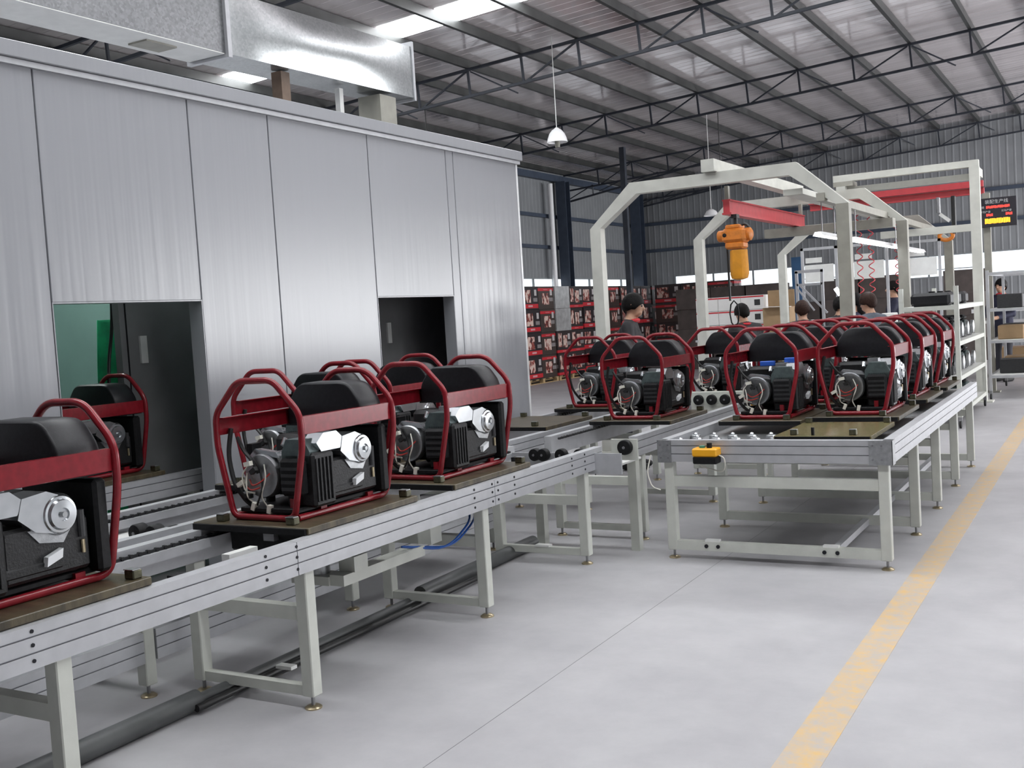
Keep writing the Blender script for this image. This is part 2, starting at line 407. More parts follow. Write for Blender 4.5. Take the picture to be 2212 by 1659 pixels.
def link(name, me, parent=None, loc=None):
    o = bpy.data.objects.new(name, me); COL.objects.link(o)
    if parent: o.parent = parent
    if loc is not None: o.location = loc
    return o
def tag(o, label, cat, group=None):
    o['label'] = label; o['category'] = cat
    if group: o['group'] = group
    return o
def struct(o, label=None):
    o['kind'] = 'structure'
    if label: o['label'] = label
    return o
def thing(name, label, cat, loc=(0, 0, 0), rz=0.0, group=None):
    o = bpy.data.objects.new(name, None); COL.objects.link(o); o.empty_display_size = 0.1
    o.location = loc; o.rotation_euler = (0, 0, rz)
    return tag(o, label, cat, group)
def copy_tree(o, parent=None):
    c = o.copy(); COL.objects.link(c)
    if parent: c.parent = parent
    for ch in list(o.children): copy_tree(ch, c)
    return c
def fillet(pts, rad, n=5, closed=False):
    """round the corners of a polyline"""
    P = [Vector(p) for p in pts]; m = len(P); out = []
    for i in range(m):
        if not closed and i in (0, m - 1): out.append(P[i]); continue
        a, b, c = P[(i - 1) % m], P[i], P[(i + 1) % m]
        d1, d2 = (a - b), (c - b)
        t = min(rad, d1.length * 0.45, d2.length * 0.45)
        s_, e_ = b + d1.normalized() * t, b + d2.normalized() * t
        for k in range(n + 1):
            q = k / n
            out.append((1 - q) ** 2 * s_ + 2 * q * (1 - q) * b + q * q * e_)
    return out
ORD = ['first', 'second', 'third', 'fourth', 'fifth', 'sixth', 'seventh', 'eighth', 'ninth', 'tenth', 'eleventh', 'twelfth', 'thirteenth', 'fourteenth', 'fifteenth', 'sixteenth', 'seventeenth', 'eighteenth', 'nineteenth', 'twentieth']

# ================================================================== STRUCTURE
# ---- floor: two cast slabs with an open joint at x = -2.17
XL, YF = -14.0, 33.3
floor = struct(MB().box(XL, 9, -7, YF, -0.12, -0.03).build('floor', M['rubber']), 'pale grey concrete factory floor')
MB().box(XL, -2.1725, -7, YF, -0.03, 0).build('slab', M['concrete'], floor)
MB().box(-2.1695, 9, -7, YF, -0.03, 0).build('slab', M['concrete'], floor)
MB().box(-2.1725, -2.1695, -7, YF, -0.03, -0.0005).build('joint_filler', M['pvc'], floor)
struct(MB().box(-1.055, -0.905, -6.5, 24, 0.0, 0.0015).build('floor_line', M['lane']), 'worn yellow painted lane line on the concrete floor')

# ---- roof
SL, R0 = 0.062, 6.584
def zr(x): return R0 + SL * x
# ribbed foil-faced sheet
mb = MB(); ys = []
y = -7.0
while y < YF:
    ys += [(y, 0.0), (y + 0.225, 0.0), (y + 0.230, 0.004), (y + 0.245, 0.004)]
    y += 0.25
ys.append((YF, 0.0))
vs_ = []
for x in (XL, 9.0):
    for (yy, dz) in ys: vs_.append((x, yy, zr(x) + 0.082 + dz))
n = len(ys)
mb.add(vs_, [(k, k + 1, n + k + 1, n + k) for k in range(n - 1)])
ceiling = struct(mb.build('ceiling', M['foil']), 'silver foil faced pitched factory roof')
PX = [-2.27 - 1.055 * k for k in range(-9, 11)] + [XL + 0.12]
PX = sorted(PX)
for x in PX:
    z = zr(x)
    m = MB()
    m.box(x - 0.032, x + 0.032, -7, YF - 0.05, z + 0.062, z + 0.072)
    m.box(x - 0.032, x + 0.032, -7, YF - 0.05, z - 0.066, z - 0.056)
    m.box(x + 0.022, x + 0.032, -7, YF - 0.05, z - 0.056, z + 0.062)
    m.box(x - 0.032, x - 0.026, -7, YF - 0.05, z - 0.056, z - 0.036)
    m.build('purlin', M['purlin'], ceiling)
# translucent skylight sheets, one per bay between purlins
for yc in (13.77, 6.6, 2.4):
    for a, b_ in zip(PX[:-1], PX[1:]):
        m = MB(); x0, x1 = a + 0.035, b_ - 0.035
        m.add([(x0, yc - 0.34, zr(x0) + 0.068), (x1, yc - 0.34, zr(x1) + 0.068), (x1, yc + 0.34, zr(x1) + 0.068), (x0, yc + 0.34, zr(x0) + 0.068),
               (x0, yc - 0.34, zr(x0) + 0.076), (x1, yc - 0.34, zr(x1) + 0.076), (x1, yc + 0.34, zr(x1) + 0.076), (x0, yc + 0.34, zr(x0) + 0.076)],
              [(0, 3, 2, 1), (4, 5, 6, 7), (0, 1, 5, 4), (1, 2, 6, 5), (2, 3, 7, 6), (3, 0, 4, 7)])
        m.build('skylight', M['skylight'], ceiling)
# trusses under the purlins
TY = [10.2, 16.07, 21.75, 28.15, 33.1]
TL = ['roof truss nearest the camera above the galvanised duct', 'roof truss crossing behind the pendant lamp', 'middle roof truss halfway down the hall',
      'roof truss in front of the far wall above the cream portals', 'roof truss against the far wall']
for t, (ty, lb) in enumerate(zip(TY, TL)):
    e = thing('roof_truss', 'dark steel ' + lb, 'roof truss', (0, ty, 0), group='roof trusses')
    xs = [x for x in PX if x > XL + 0.2 and x < 6]
    xa, xb = XL + 0.1, 6.2
    dep = 0.44
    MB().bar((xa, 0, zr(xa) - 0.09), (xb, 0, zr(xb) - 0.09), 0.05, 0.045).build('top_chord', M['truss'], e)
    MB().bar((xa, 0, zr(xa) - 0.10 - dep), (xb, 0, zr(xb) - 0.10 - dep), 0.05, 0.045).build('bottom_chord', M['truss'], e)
    pv = None
    for i, x in enumerate(xs):
        MB().bar((x, 0, zr(x) - 0.10), (x + 0.03, 0, zr(x) - 0.10 - dep), 0.035, 0.035).build('web_post', M['truss'], e)
        if pv is not None:
            if i % 2: MB().bar((pv + 0.05, 0.0, zr(pv) - 0.10 - dep), (x - 0.04, 0.0, zr(x) - 0.12), 0.028, 0.028).build('web_diagonal', M['truss'], e)
            else: MB().bar((pv + 0.04, 0.02, zr(pv) - 0.12), (pv + 0.75, 0.4, zr(pv) - 0.10 - dep), 0.022, 0.022).build('web_diagonal', M['truss'], e)
        pv = x
    if t in (3, 4):   # knee truss down to the column
        z0 = 4.86 if t == 3 else 4.97
        MB().bar((xa, 0.02, z0), (xa + 4.2, 0.02, zr(xa + 4.2) - 0.5), 0.05, 0.05).build('knee_chord', M['truss'], e)
        for k in (0.9, 1.9, 2.9):
            za = z0 + (zr(xa + 4.2) - 0.5 - z0) * k / 4.2
            MB().bar((xa + k, 0.02, za), (xa + k, 0.02, zr(xa + k) - 0.5), 0.03, 0.03).build('web_post', M['truss'], e)
            MB().bar((xa + k - 0.8, 0.02, za - 0.06), (xa + k, 0.02, zr(xa + k) - 0.5), 0.025, 0.025).build('web_diagonal', M['truss'], e)

# ---- corrugated hall walls with a ribbon of windows
def clad_run(along, fixed, a0, a1, z0, z1, sgn):
    """vertical-rib cladding; along 'x' or 'y'"""
    pr = []; a = a0
    while a < a1 - 0.21:
        pr += [(a, 0), (a + 0.13, 0), (a + 0.15, 0.006), (a + 0.18, 0.006)]
        a += 0.2
    pr.append((a1, 0))
    m = MB(); vs_ = []
    for z in (z0, z1):
        for (q, d) in pr: vs_.append((q, fixed + sgn * d, z) if along == 'x' else (fixed + sgn * d, q, z))
    n = len(pr)
    m.add(vs_, [(k, k + 1, n + k + 1, n + k) for k in range(n - 1)])
    return m
WZ0, WZ1 = 2.06, 2.68
wl = struct(clad_run('y', XL, -7, YF, WZ1, zr(XL) - 0.02, 1).build('wall_left', M['clad']), 'grey corrugated left hall wall with girts')
clad_run('y', XL, -7, YF, 0, WZ0, 1).build('dado_cladding', M['clad'], wl)
wf = struct(clad_run('x', YF, XL, 9, WZ1, 7.2, -1).build('wall_far', M['clad']), 'grey corrugated far hall wall')
clad_run('x', YF, XL, 9, 0, WZ0, -1).build('dado_cladding', M['clad'], wf)
for z in (3.55, 4.42):
    MB().box(XL + 0.03, XL + 0.11, -7, YF - 0.1, z - 0.05, z + 0.05).build('girt', M['navy'], wl)
    MB().box(XL + 0.1, 9, YF - 0.11, YF - 0.03, z - 0.05, z + 0.05).build('girt', M['navy'], wf)
MB().box(XL + 0.03, XL + 0.16, -7, YF - 0.1, zr(XL) - 0.30, zr(XL) - 0.12).build('eave_beam', M['navy'], wl)
# window ribbon: sill, head, mullions, each pane its own piece
def window_run(idx, along, fixed, a0, a1, step):
    m = MB()
    def bx(m_, a, b_, z0, z1, t=0.03):
        if along == 'x': m_.box(a, b_, fixed - t, fixed + t, z0, z1)
        else: m_.box(fixed - t, fixed + t, a, b_, z0, z1)
    bx(m, a0, a1, WZ0 - 0.02, WZ0 + 0.02); bx(m, a0, a1, WZ1 - 0.02, WZ1 + 0.02)
    wobj = struct(m.build('window_%d' % idx, M['glass']), 'bright white ribbon window along the %s wall' % ('far' if along == 'x' else 'left'))
    a = a0; k = 0
    gm = bpy.data.materials.get('window_pane_glass')
    if gm is None:
        gm = bpy.data.materials.new('window_pane_glass'); gm.use_nodes = True
        nt = gm.node_tree; nt.nodes.remove(nt.nodes['Principled BSDF'])
        tr = nt.nodes.new('ShaderNodeBsdfTransparent'); gl = nt.nodes.new('ShaderNodeBsdfGlossy'); mx = nt.nodes.new('ShaderNodeMixShader')
        gl.inputs['Roughness'].default_value = 0.05; mx.inputs[0].default_value = 0.06; tr.inputs[0].default_value = (0.97, 0.99, 1, 1)
        nt.links.new(tr.outputs[0], mx.inputs[1]); nt.links.new(gl.outputs[0], mx.inputs[2]); nt.links.new(mx.outputs[0], nt.nodes['Material Output'].inputs[0])
    while a < a1 - 0.1:
        b_ = min(a + step, a1)
        mm = MB(); bx(mm, a - 0.025, a + 0.025, WZ0, WZ1, 0.025); mm.build('mullion', M['glass'], wobj)
        if k % 3 == 0:
            mm = MB(); bx(mm, a, b_, WZ0 + 0.2, WZ0 + 0.225, 0.02); mm.build('glazing_bar', M['glass'], wobj)
        p = MB()
        if along == 'x': p.box(a + 0.025, b_ - 0.025, fixed - 0.004, fixed + 0.004, WZ0 + 0.02, WZ1 - 0.02)
        else: p.box(fixed - 0.004, fixed + 0.004, a + 0.025, b_ - 0.025, WZ0 + 0.02, WZ1 - 0.02)
        p.build('pane', gm, wobj)
        a = b_; k += 1
window_run(1, 'y', XL, 22.5, 32.6, 1.2)
window_run(2, 'x', YF, -12.6, 3.0, 1.3)
# fill the rest of the ribbon with cladding
clad_run('y', XL, -7, 22.5, WZ0, WZ1, 1).build('infill', M['clad'], wl)
clad_run('y', XL, 32.6, YF, WZ0, WZ1, 1).build('infill', M['clad'], wl)
clad_run('x', YF, XL, -12.6, WZ0, WZ1, -1).build('infill', M['clad'], wf)
clad_run('x', YF, 3.0, 9, WZ0, WZ1, -1).build('infill', M['clad'], wf)
# right and rear walls of the hall (never in frame); the loading door opening lets the daylight in
wr = struct(MB().box(9, 9.1, -7, 0.3, 0, 7.2).build('wall_right', M['clad']), 'grey right hall wall with an open loading door')
MB().box(9, 9.1, 7.7, YF, 0, 7.2).build('infill', M['clad'], wr)
MB().box(9, 9.1, 0.3, 7.7, 4.6, 7.2).build('infill', M['clad'], wr)
struct(MB().box(XL, 9, -7.1, -7, 0, 7.2).build('wall_back', M['clad']), 'grey wall behind the camera')

# hall columns
def hcol(x, y, w_, d, h, label):
    e = thing('steel_column', label, 'column', (x, y, 0))
    MB().box(-w_ / 2, w_ / 2, -d / 2, -d / 2 + 0.02, 0.02, h).build('flange', M['navy'], e)
    MB().box(-w_ / 2, w_ / 2, d / 2 - 0.02, d / 2, 0.02, h).build('flange', M['navy'], e)
    MB().box(-0.012, 0.012, -d / 2 + 0.02, d / 2 - 0.02, 0.02, h).build('web', M['navy'], e)
    MB().box(-w_ / 2 - 0.05, w_ / 2 + 0.05, -d / 2 - 0.05, d / 2 + 0.05, 0, 0.02).build('base_plate', M['navy'], e)
    return e
hcol(XL + 0.32, 27.6, 0.30, 0.30, zr(XL) - 0.32, 'navy steel column on the left wall beside the white downpipe')
hcol(XL + 0.35, YF - 0.4, 0.34, 0.36, zr(XL) - 0.3, 'navy steel column in the far left corner of the hall')
hcol(XL + 0.32, 21.5, 0.30, 0.30, zr(XL) - 0.32, 'navy steel column behind the panelled room wall')
c = thing('steel_column', 'slim dark post rising to the roof behind the cream portal', 'column', (-9.95, 23.3, 0))
MB().box(-0.06, 0.06, -0.06, 0.06, 0.02, zr(-9.95) - 0.56).build('shaft', M['truss'], c)
MB().box(-0.12, 0.12, -0.12, 0.12, 0, 0.02).build('base_plate', M['truss'], c)
tag(MB().cyl((XL + 0.25, 26.95, 0.0), (XL + 0.25, 26.95, 5.3), 0.075).build('downpipe', M['lamp'], None, True), 'white plastic downpipe on the left wall by the navy column', 'pipe')

# ---- test-room partition: sandwich panels at x = -5, seams measured from the photo
XP = -5.0; ZP = 3.07; DH = 1.80
wp = struct(MB().box(XP - 0.09, XP - 0.012, -4.0, 3.83, 0, 0.04).build('wall_partition', M['alu']), 'light grey sandwich panel test room wall')
def panel(y0, y1, z0, z1): MB().cbox(XP - 0.09, XP, y0 + 0.004, y1 - 0.004, z0, z1, 0.003).build('panel', M['panel'], wp)
edges = [-4.0, -2.88, -1.76, -0.64, 0.48, 1.60, 2.72, 3.83]
for a, b_ in zip(edges[:-1], edges[1:]): panel(a, b_, 0.04, ZP)
panel(3.83, 4.92, DH, ZP)
panel(4.92, 5.645, 0.04, ZP); panel(5.645, 6.755, 0.04, ZP)
panel(6.755, 7.86, DH, ZP)
panel(7.86, 7.98, 0.04, ZP); panel(7.98, 9.11, 0.04, ZP)
MB().box(XP - 0.09, XP - 0.012, 4.92, 6.755, 0, 0.04).build('base_channel', M['alu'], wp)
MB().box(XP - 0.09, XP - 0.012, 7.86, 9.11, 0, 0.04).build('base_channel', M['alu'], wp)
MB().box(XP - 0.02, XP + 0.004, 9.095, 9.125, 0, ZP).build('corner_bead', M['lamp'], wp)
struct(MB().cbox(XP - 0.16, XP + 0.05, -4.0, 9.16, ZP + 0.003, ZP + 0.09, 0.004).build('trim_1', M['panel']), 'grey metal capping along the top of the panel wall')
MB().box(XP + 0.001, XP + 0.03, -4.0, 9.14, ZP - 0.03, ZP).build('gutter', M['alu'], bpy.data.objects['trim_1'])
# room shell behind it
struct(MB().box(-8.6, XP - 0.09, 9.02, 9.11, 0, ZP).build('wall_end', M['panel']), 'end wall of the panel test room')
struct(MB().box(-8.69, -8.6, -4, 9.11, 0, ZP).build('wall_rear', M['teal']), 'pale teal rear wall inside the test room')
struct(MB().box(-8.6, XP - 0.16, -4, 9.11, ZP, ZP + 0.06).build('roof_deck', M['panel']), 'flat panel roof of the test room')
struct(MB().box(-8.6, XP - 0.09, 5.95, 6.03, 0, ZP).build('wall_divider', M['teal']), 'inner divider wall of the test room')
struct(MB().box(-8.6, XP - 0.09, 2.0, 2.08, 0, ZP).build('wall_inner', M['teal']), 'pale teal inner wall of the test room')
# door 1: reveal frame, dark leaf behind, handle; door 2 likewise
def door(i, y0, y1, leaf_y0, lab, hx):
    f = struct(MB().box(XP - 0.11, XP + 0.002, y1 - 0.006, y1, 0, DH).build('door_%d' % i, M['panel']), lab)
    MB().box(XP - 0.11, XP + 0.002, y0, y0 + 0.006, 0, DH).build('jamb', M['panel'], f)
    MB().box(XP - 0.11, XP + 0.002, y0 + 0.006, y1 - 0.006, DH - 0.008, DH).build('head', M['panel'], f)
    lf = MB().box(XP - 0.66, XP - 0.60, leaf_y0, y1 + 0.78, 0.03, 2.1).build('leaf', M['darkleaf'], f)
    MB().box(XP - 0.60, XP - 0.585, hx, hx + 0.055, 1.42, 1.60).build('handle_plate', M['white'], lf)
    MB().box(XP - 0.60, XP - 0.594, hx - 0.10, hx - 0.092, 0.03, 2.1).build('leaf_joint', M['black'], lf)
    return f
door(1, 3.83, 4.92, 4.78, 'dark doorway in the panel wall with a black generator inside', 4.925)
door(2, 6.755, 7.86, 7.40, 'dark doorway in the panel wall behind the paired generators', 7.665)
struct(MB().box(XP - 0.74, XP - 0.68, 6.9, 9.0, 0, ZP).build('wall_screen', M['darkleaf']), 'dark screen wall inside the second doorway')
# green sheet and cable hanging inside door 1
gs = MB(); pr = [(-5.85 - 0.03 * sin(k * 1.1), 4.80 + 0.027 * k) for k in range(9)]
vs_ = []; nz = 14
for iz in range(nz):
    z = 0.0 + 1.72 * iz / (nz - 1)
    for (x, y) in pr: vs_.append((x + 0.03 * sin(iz * 0.9 + y * 20), y + 0.008 * sin(iz * 1.3), z))
fs = [(iz * 9 + k, iz * 9 + k + 1, (iz + 1) * 9 + k + 1, (iz + 1) * 9 + k) for iz in range(nz - 1) for k in range(8)]
gs.add(vs_, fs)
g_ = tag(gs.build('green_sheet', M['greencloth'], None, True), 'crumpled green plastic sheet hanging inside the left doorway', 'sheet')
sm = g_.modifiers.new('thickness', 'SOLIDIFY'); sm.thickness = 0.004
tag(MB().tube(fillet([(-5.72, 4.84, 2.9), (-5.72, 4.83, 1.7), (-5.72, 4.76, 1.4), (-5.72, 4.745, 0.0)], 0.15), 0.011, 8).build('power_cable', M['w_black'], None, True), 'black cable hanging down inside the left doorway', 'cable')

# ================================================================== DUCT above the partition
d = thing('air_duct', 'galvanised rectangular air duct running above the panel room', 'duct', (0, 0, 0))
XD, DZ = -5.60, 3.615
def duct_sec(y0, y1, z0a, z0b, z1a, z1b, xa, xb, mt, name, bulge=0.0):
    m = MB(); n = 14; vs_ = []
    for i in range(n + 1):
        q = i / n; y = y0 + (y1 - y0) * q
        za, zb = z0a + (z0b - z0a) * q, z1a + (z1b - z1a) * q
        k = 6
        ring = [(xa, za), (xb, za)] + [(xb + bulge * sin(pi * j / k) * sin(pi * q), za + (zb - za) * j / k) for j in range(1, k)] + [(xb, zb), (xa, zb)]
        vs_ += [(p, y, zz) for (p, zz) in ring]
    R = len(ring)
    fs = [(i * R + j, i * R + (j + 1) % R, (i + 1) * R + (j + 1) % R, (i + 1) * R + j) for i in range(n) for j in range(R)]
    fs += [tuple(range(R))[::-1], tuple(n * R + j for j in range(R))]
    m.add(vs_, fs)
    return m.build(name, M[mt], d, True)
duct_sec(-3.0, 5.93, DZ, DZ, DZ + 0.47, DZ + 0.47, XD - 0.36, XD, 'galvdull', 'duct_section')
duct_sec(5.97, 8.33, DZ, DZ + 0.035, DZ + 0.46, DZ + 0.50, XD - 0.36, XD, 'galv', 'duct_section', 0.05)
MB().box(XD - 0.39, XD + 0.03, 5.93, 5.97, DZ - 0.03, DZ + 0.50).build('flange', M['alu'], d)
MB().box(XD - 0.37, XD + 0.012, 8.33, 8.36, DZ + 0.01, DZ + 0.545).build('flange', M['alu'], d)
MB().box(XD - 0.36, XD - 0.001, -3, 5.92, DZ - 0.008, DZ - 0.001).build('underside_sheet', M['white'], d)
MB().box(XD - 0.27, XD - 0.09, 5.28, 5.55, DZ - 0.02, DZ - 0.008).build('access_cover', M['post'], d)
for (y, w_, mm, x) in ((6.65, 0.10, 'brown', -5.72), (7.42, 0.05, 'white', -5.75), (7.95, 0.24, 'post', -5.74)):
    s = MB().box(-w_ / 2, w_ / 2, -w_ / 2, w_ / 2, 0, DZ - ZP - 0.06).build('duct_stub', M[mm], None, loc=(x, y, ZP + 0.06))
    tag(s, {'brown': 'brown stub post under the duct joint', 'white': 'thin white stub post under the duct', 'post': 'wide pale stub column under the duct end'}[mm], 'post')

# pendant lamp
l = thing('pendant_lamp', 'white enamel dome lamp hanging on a long cable from the roof', 'lamp', (-7.977, 16.0, 4.40)); l.scale = (0.8, 0.8, 1)
MB().lathe([(0.03, 0.27), (0.05, 0.255), (0.10, 0.23), (0.16, 0.17), (0.195, 0.10), (0.215, 0.03), (0.205, 0.03), (0.18, 0.10), (0.14, 0.165), (0.08, 0.215), (0.02, 0.235)], n=28).build('lamp_shade', M['lamp'], l, True)
MB().lathe([(0.05, -0.05), (0.055, 0.06), (0.05, 0.12)], n=16).build('bulb_housing', M['post'], l, True)
MB().cyl((0, 0, 0.27), (0.0, 0, 1.75), 0.009, 8).build('cable', M['white'], l)
l2 = thing('pendant_lamp', 'tiny far pendant lamp in front of the far wall left of the hoist', 'lamp', (-7.36, 21.75, 3.45))
MB().lathe([(0.03, 0.17), (0.10, 0.13), (0.16, 0.03), (0.15, 0.03), (0.09, 0.12), (0.02, 0.15)], n=18).build('lamp_shade', M['lamp'], l2, True)
MB().cyl((0, 0, 0.17), (0, 0, 2.16), 0.008, 6).build('cable', M['white'], l2)
for i, (x, y, lb) in enumerate(((-7.1, 21.7, 'thin dark cable dropping from the roof beside the bright roof patch'), (-10.6, 16.1, 'thin dark cable dropping from the roof left of the pendant lamp'))):
    tag(MB().cyl((x, y, 3.3 if i == 0 else 4.9), (x, y, zr(x) - 0.55), 0.01, 6).build('hanging_cable', M['w_black']), lb, 'cable')

# ================================================================== CONVEYORS
RZ = 0.715          # rail top of the lines
def rail(m_parent, along, f_out, sgn, a0, a1, ztop, h=0.135, t=0.055, name='rail', joints=()):
    """slotted aluminium profile; outer face at f_out, body lies at -sgn*t; two grooves on the outer face"""
    i0, i1 = sorted((f_out - sgn * t, f_out - sgn * 0.007)); o0, o1 = sorted((f_out - sgn * 0.007, f_out))
    zb = ztop - h
    bands = [(zb, zb + 0.047), (zb + 0.052, zb + 0.098), (zb + 0.103, ztop)]
    def bx(m, p0, p1, z0, z1):
        if along == 'y': m.box(p0, p1, a0, a1, z0, z1)
        else: m.box(a0, a1, p0, p1, z0, z1)
    m = MB()
    bx(m, i0, i1, zb, ztop)
    for (q, w_) in bands: bx(m, o0, o1, q, w_)
    o = m.build(name, M['alu'], m_parent)
    g = MB()
    for zz in (zb + 0.0475, zb + 0.0985):
        if along == 'y': g.box(*sorted((f_out - sgn * 0.0069, f_out - sgn * 0.004)), a0, a1, zz, zz + 0.004)
        else: g.box(a0, a1, *sorted((f_out - sgn * 0.0069, f_out - sgn * 0.004)), zz, zz + 0.004)
    g.build('slot_strip', M['groove'], o)
    for j in joints:      # bolt pairs and the butt joint
        for dj in (-0.09, 0.09):
            for zz in (zb + 0.026, zb + 0.075, zb + 0.118):
                if along == 'y': MB().cyl((f_out - sgn * 0.004, j + dj, zz), (f_out + sgn * 0.003, j + dj, zz), 0.0065, 8).build('bolt', M['boltdk'], o)
    return o
def leg(e, x, y, ztop, w_=0.06, foot=True, zfoot=0.055):
    lg = MB().cbox(x - w_ / 2, x + w_ / 2, y - w_ / 2, y + w_ / 2, zfoot, ztop, 0.004).build('leg', M['cream'], e)
    if foot:
        MB().cyl((x, y, 0.012), (x, y, zfoot + 0.01), 0.008, 8).build('stud', M['steel'], lg)
        MB().lathe([(0.036, 0.0), (0.036, 0.006), (0.024, 0.014), (0.0, 0.015)], (x, y, 0), n=18).build('foot', M['brass'], lg, True)
    return lg
def chain(e, along, c, a0, a1, z, side):
    """double-pitch conveyor chain: side strip with rollers standing proud"""
    m = MB(); a = a0
    while a < a1:
        if along == 'y': m.lathe([(0.009, -0.009), (0.009, 0.009)], (c, a, z), 'x', 6)
        a += 0.045
    m.box(c - 0.004, c + 0.004, a0, a1, z - 0.008, z + 0.004)
    o = m.build('chain', M['chain'], e); o['kind'] = 'stuff'
    return o
def roller(e, x, y, z, r, l, axis='y', m='black'):
    o = MB().lathe([(r * 0.35, -l / 2 - 0.004), (r * 0.92, -l / 2), (r, -l / 2 + 0.005), (r, l / 2 - 0.005), (r * 0.92, l / 2), (r * 0.35, l / 2 + 0.004)], (x, y, z), axis, 20).build('roller', M[m], e, True)
    MB().lathe([(r * 0.2, -l / 2 - 0.008), (r * 0.2, l / 2 + 0.008)], (x, y, z), axis, 8).build('axle', M['steel'], o)
    return o

# line 1 (nearest), y -1 .. 6.24
L1 = thing('chain_conveyor', 'nearest aluminium chain conveyor in the foreground carrying three generators', 'conveyor')
XR1, XL1 = -2.90, -3.60
rail(L1, 'y', XR1, 1, -1.5, 3.262, RZ, joints=(1.96, 3.17))
rail(L1, 'y', XR1, 1, 3.266, 4.836, RZ, joints=(4.72,))
rail(L1, 'y', XR1, 1, 4.84, 6.20, RZ, joints=(4.96, 5.85))
rail(L1, 'y', XL1, -1, -1.5, 6.20, RZ)
MB().box(XR1 - 0.10, XR1 - 0.058, -1.5, 6.1, RZ - 0.075, RZ - 0.035).build('chain_track', M['alu'], L1)
MB().box(XL1 + 0.058, XL1 + 0.10, -1.5, 6.1, RZ - 0.075, RZ - 0.035).build('chain_track', M['alu'], L1)
chain(L1, 'y', XR1 - 0.079, -1.4, 6.1, RZ - 0.026, 1); chain(L1, 'y', XL1 + 0.079, -1.4, 6.1, RZ - 0.026, 1)
for y in (0.72, 2.165, 3.345, 4.755, 5.985):
    leg(L1, -2.945, y, RZ - 0.135)
    leg(L1, -3.565, y, RZ - 0.135)
    MB().box(-3.535, -2.975, y - 0.025, y + 0.025, 0.374, 0.432).build('cross_beam', M['cream'], L1)
    MB().box(-3.535, -2.975, y - 0.02, y + 0.02, 0.055, 0.097).build('low_cross_bar', M['cream'], L1)
MB().box(-3.30, -3.20, 5.96, 6.01, 0.097, 0.108).build('clip_plate', M['white'], L1)
# transfer unit with rollers at its far end
T1u = thing('roller_transfer', 'white roller transfer plate at the far end of the nearest conveyor', 'roller unit', (0, 0, 0))
MB().box(-3.58, -2.76, 6.10, 6.50, RZ - 0.12, RZ - 0.108).build('top_plate', M['white'], T1u)
MB().box(-3.50, -2.72, 6.085, 6.10, RZ - 0.16, RZ - 0.03).build('side_plate', M['alu'], T1u)
for x in (-3.30, -3.24, -3.11, -2.98): roller(T1u, x, 6.04, RZ - 0.035, 0.040, 0.05)
MB().box(-3.46, -3.40, 6.0, 6.06, RZ - 0.12, RZ - 0.05).build('sensor', M['black'], T1u)
for (x0, x1) in ((-3.52, -3.46), (-2.82, -2.76)): MB().box(x0, x1, 6.40, 6.46, 0.0, RZ - 0.12).build('leg', M['cream'], T1u)
roller(T1u, -2.735, 6.19, RZ - 0.005, 0.048, 0.04)
MB().box(-2.84, -2.66, 6.21, 6.225, RZ - 0.09, RZ + 0.045).build('bearing_plate', M['cream'], T1u)
for (x, z) in ((-2.825, 0.60), (-2.805, 0.60)): pass

# line 1 continued beyond the transfer, y 6.6 .. 13
L1b = thing('chain_conveyor', 'aluminium chain conveyor continuing behind the ball table toward the portals', 'conveyor')
rail(L1b, 'y', -2.84, 1, 6.62, 10.6, RZ + 0.01); rail(L1b, 'y', -3.54, -1, 6.62, 10.6, RZ + 0.01)
chain(L1b, 'y', -2.92, 6.7, 10.5, RZ - 0.012, 1); chain(L1b, 'y', -3.46, 6.7, 10.5, RZ - 0.012, 1)
for y in (6.75, 8.2, 9.6, 10.5):
    leg(L1b, -2.875, y, RZ - 0.125); leg(L1b, -3.505, y, RZ - 0.125)
    MB().box(-3.475, -2.905, y - 0.025, y + 0.025, 0.374, 0.432).build('cross_beam', M['cream'], L1b)
    MB().box(-3.475, -2.905, y - 0.02, y + 0.02, 0.055, 0.097).build('low_cross_bar', M['cream'], L1b)
T2u = thing('roller_transfer', 'cream roller block with four black wheels behind the middle generators', 'roller unit')
MB().cbox(-3.32, -2.62, 9.005, 9.045, RZ - 0.07, RZ + 0.11, 0.005).build('side_plate', M['cream'], T2u)
for x in (-3.24, -3.12, -3.0, -2.88): roller(T2u, x, 8.98, RZ + 0.04, 0.045, 0.04)
MB().box(-2.66, -2.62, 9.045, 9.5, RZ - 0.07, RZ + 0.06).build('side_arm', M['cream'], T2u)
MB().box(-2.66, -2.62, 9.0, 9.05, 0, RZ - 0.07).build('leg', M['cream'], T2u)

# line 2 (behind line 1)
L2 = thing('chain_conveyor', 'second aluminium chain conveyor between the nearest line and the panel wall', 'conveyor')
XR2, XL2 = -3.72, -4.42
for x, s in ((XR2, 1), (XL2, -1)):
    rail(L2, 'y', x, s, -1.5, 5.0, RZ); rail(L2, 'y', x, s, 5.004, 9.6, RZ)
for x in (XR2 - 0.079, XL2 + 0.079):
    MB().box(x - 0.021, x + 0.021, -1.5, 9.5, RZ - 0.075, RZ - 0.035).build('chain_track', M['alu'], L2)
    chain(L2, 'y', x, -1.4, 9.5, RZ - 0.026, 1)
for y in (1.7, 3.2, 4.65, 6.2, 7.7, 9.2):
    leg(L2, -3.755, y, RZ - 0.135); leg(L2, -4.385, y, RZ - 0.135)
    MB().box(-4.355, -3.785, y - 0.025, y + 0.025, 0.374, 0.432).build('cross_beam', M['cream'], L2)
# low return rails
for (y0, y1) in ((-1.5, 3.165), (3.235, 4.61), (4.69, 6.16)):
    rail(L2, 'y', XR2, 1, y0, y1, 0.295, name='return_rail')
rail(L2, 'y', XL2, -1, -1.5, 6.16, 0.295, name='return_rail')
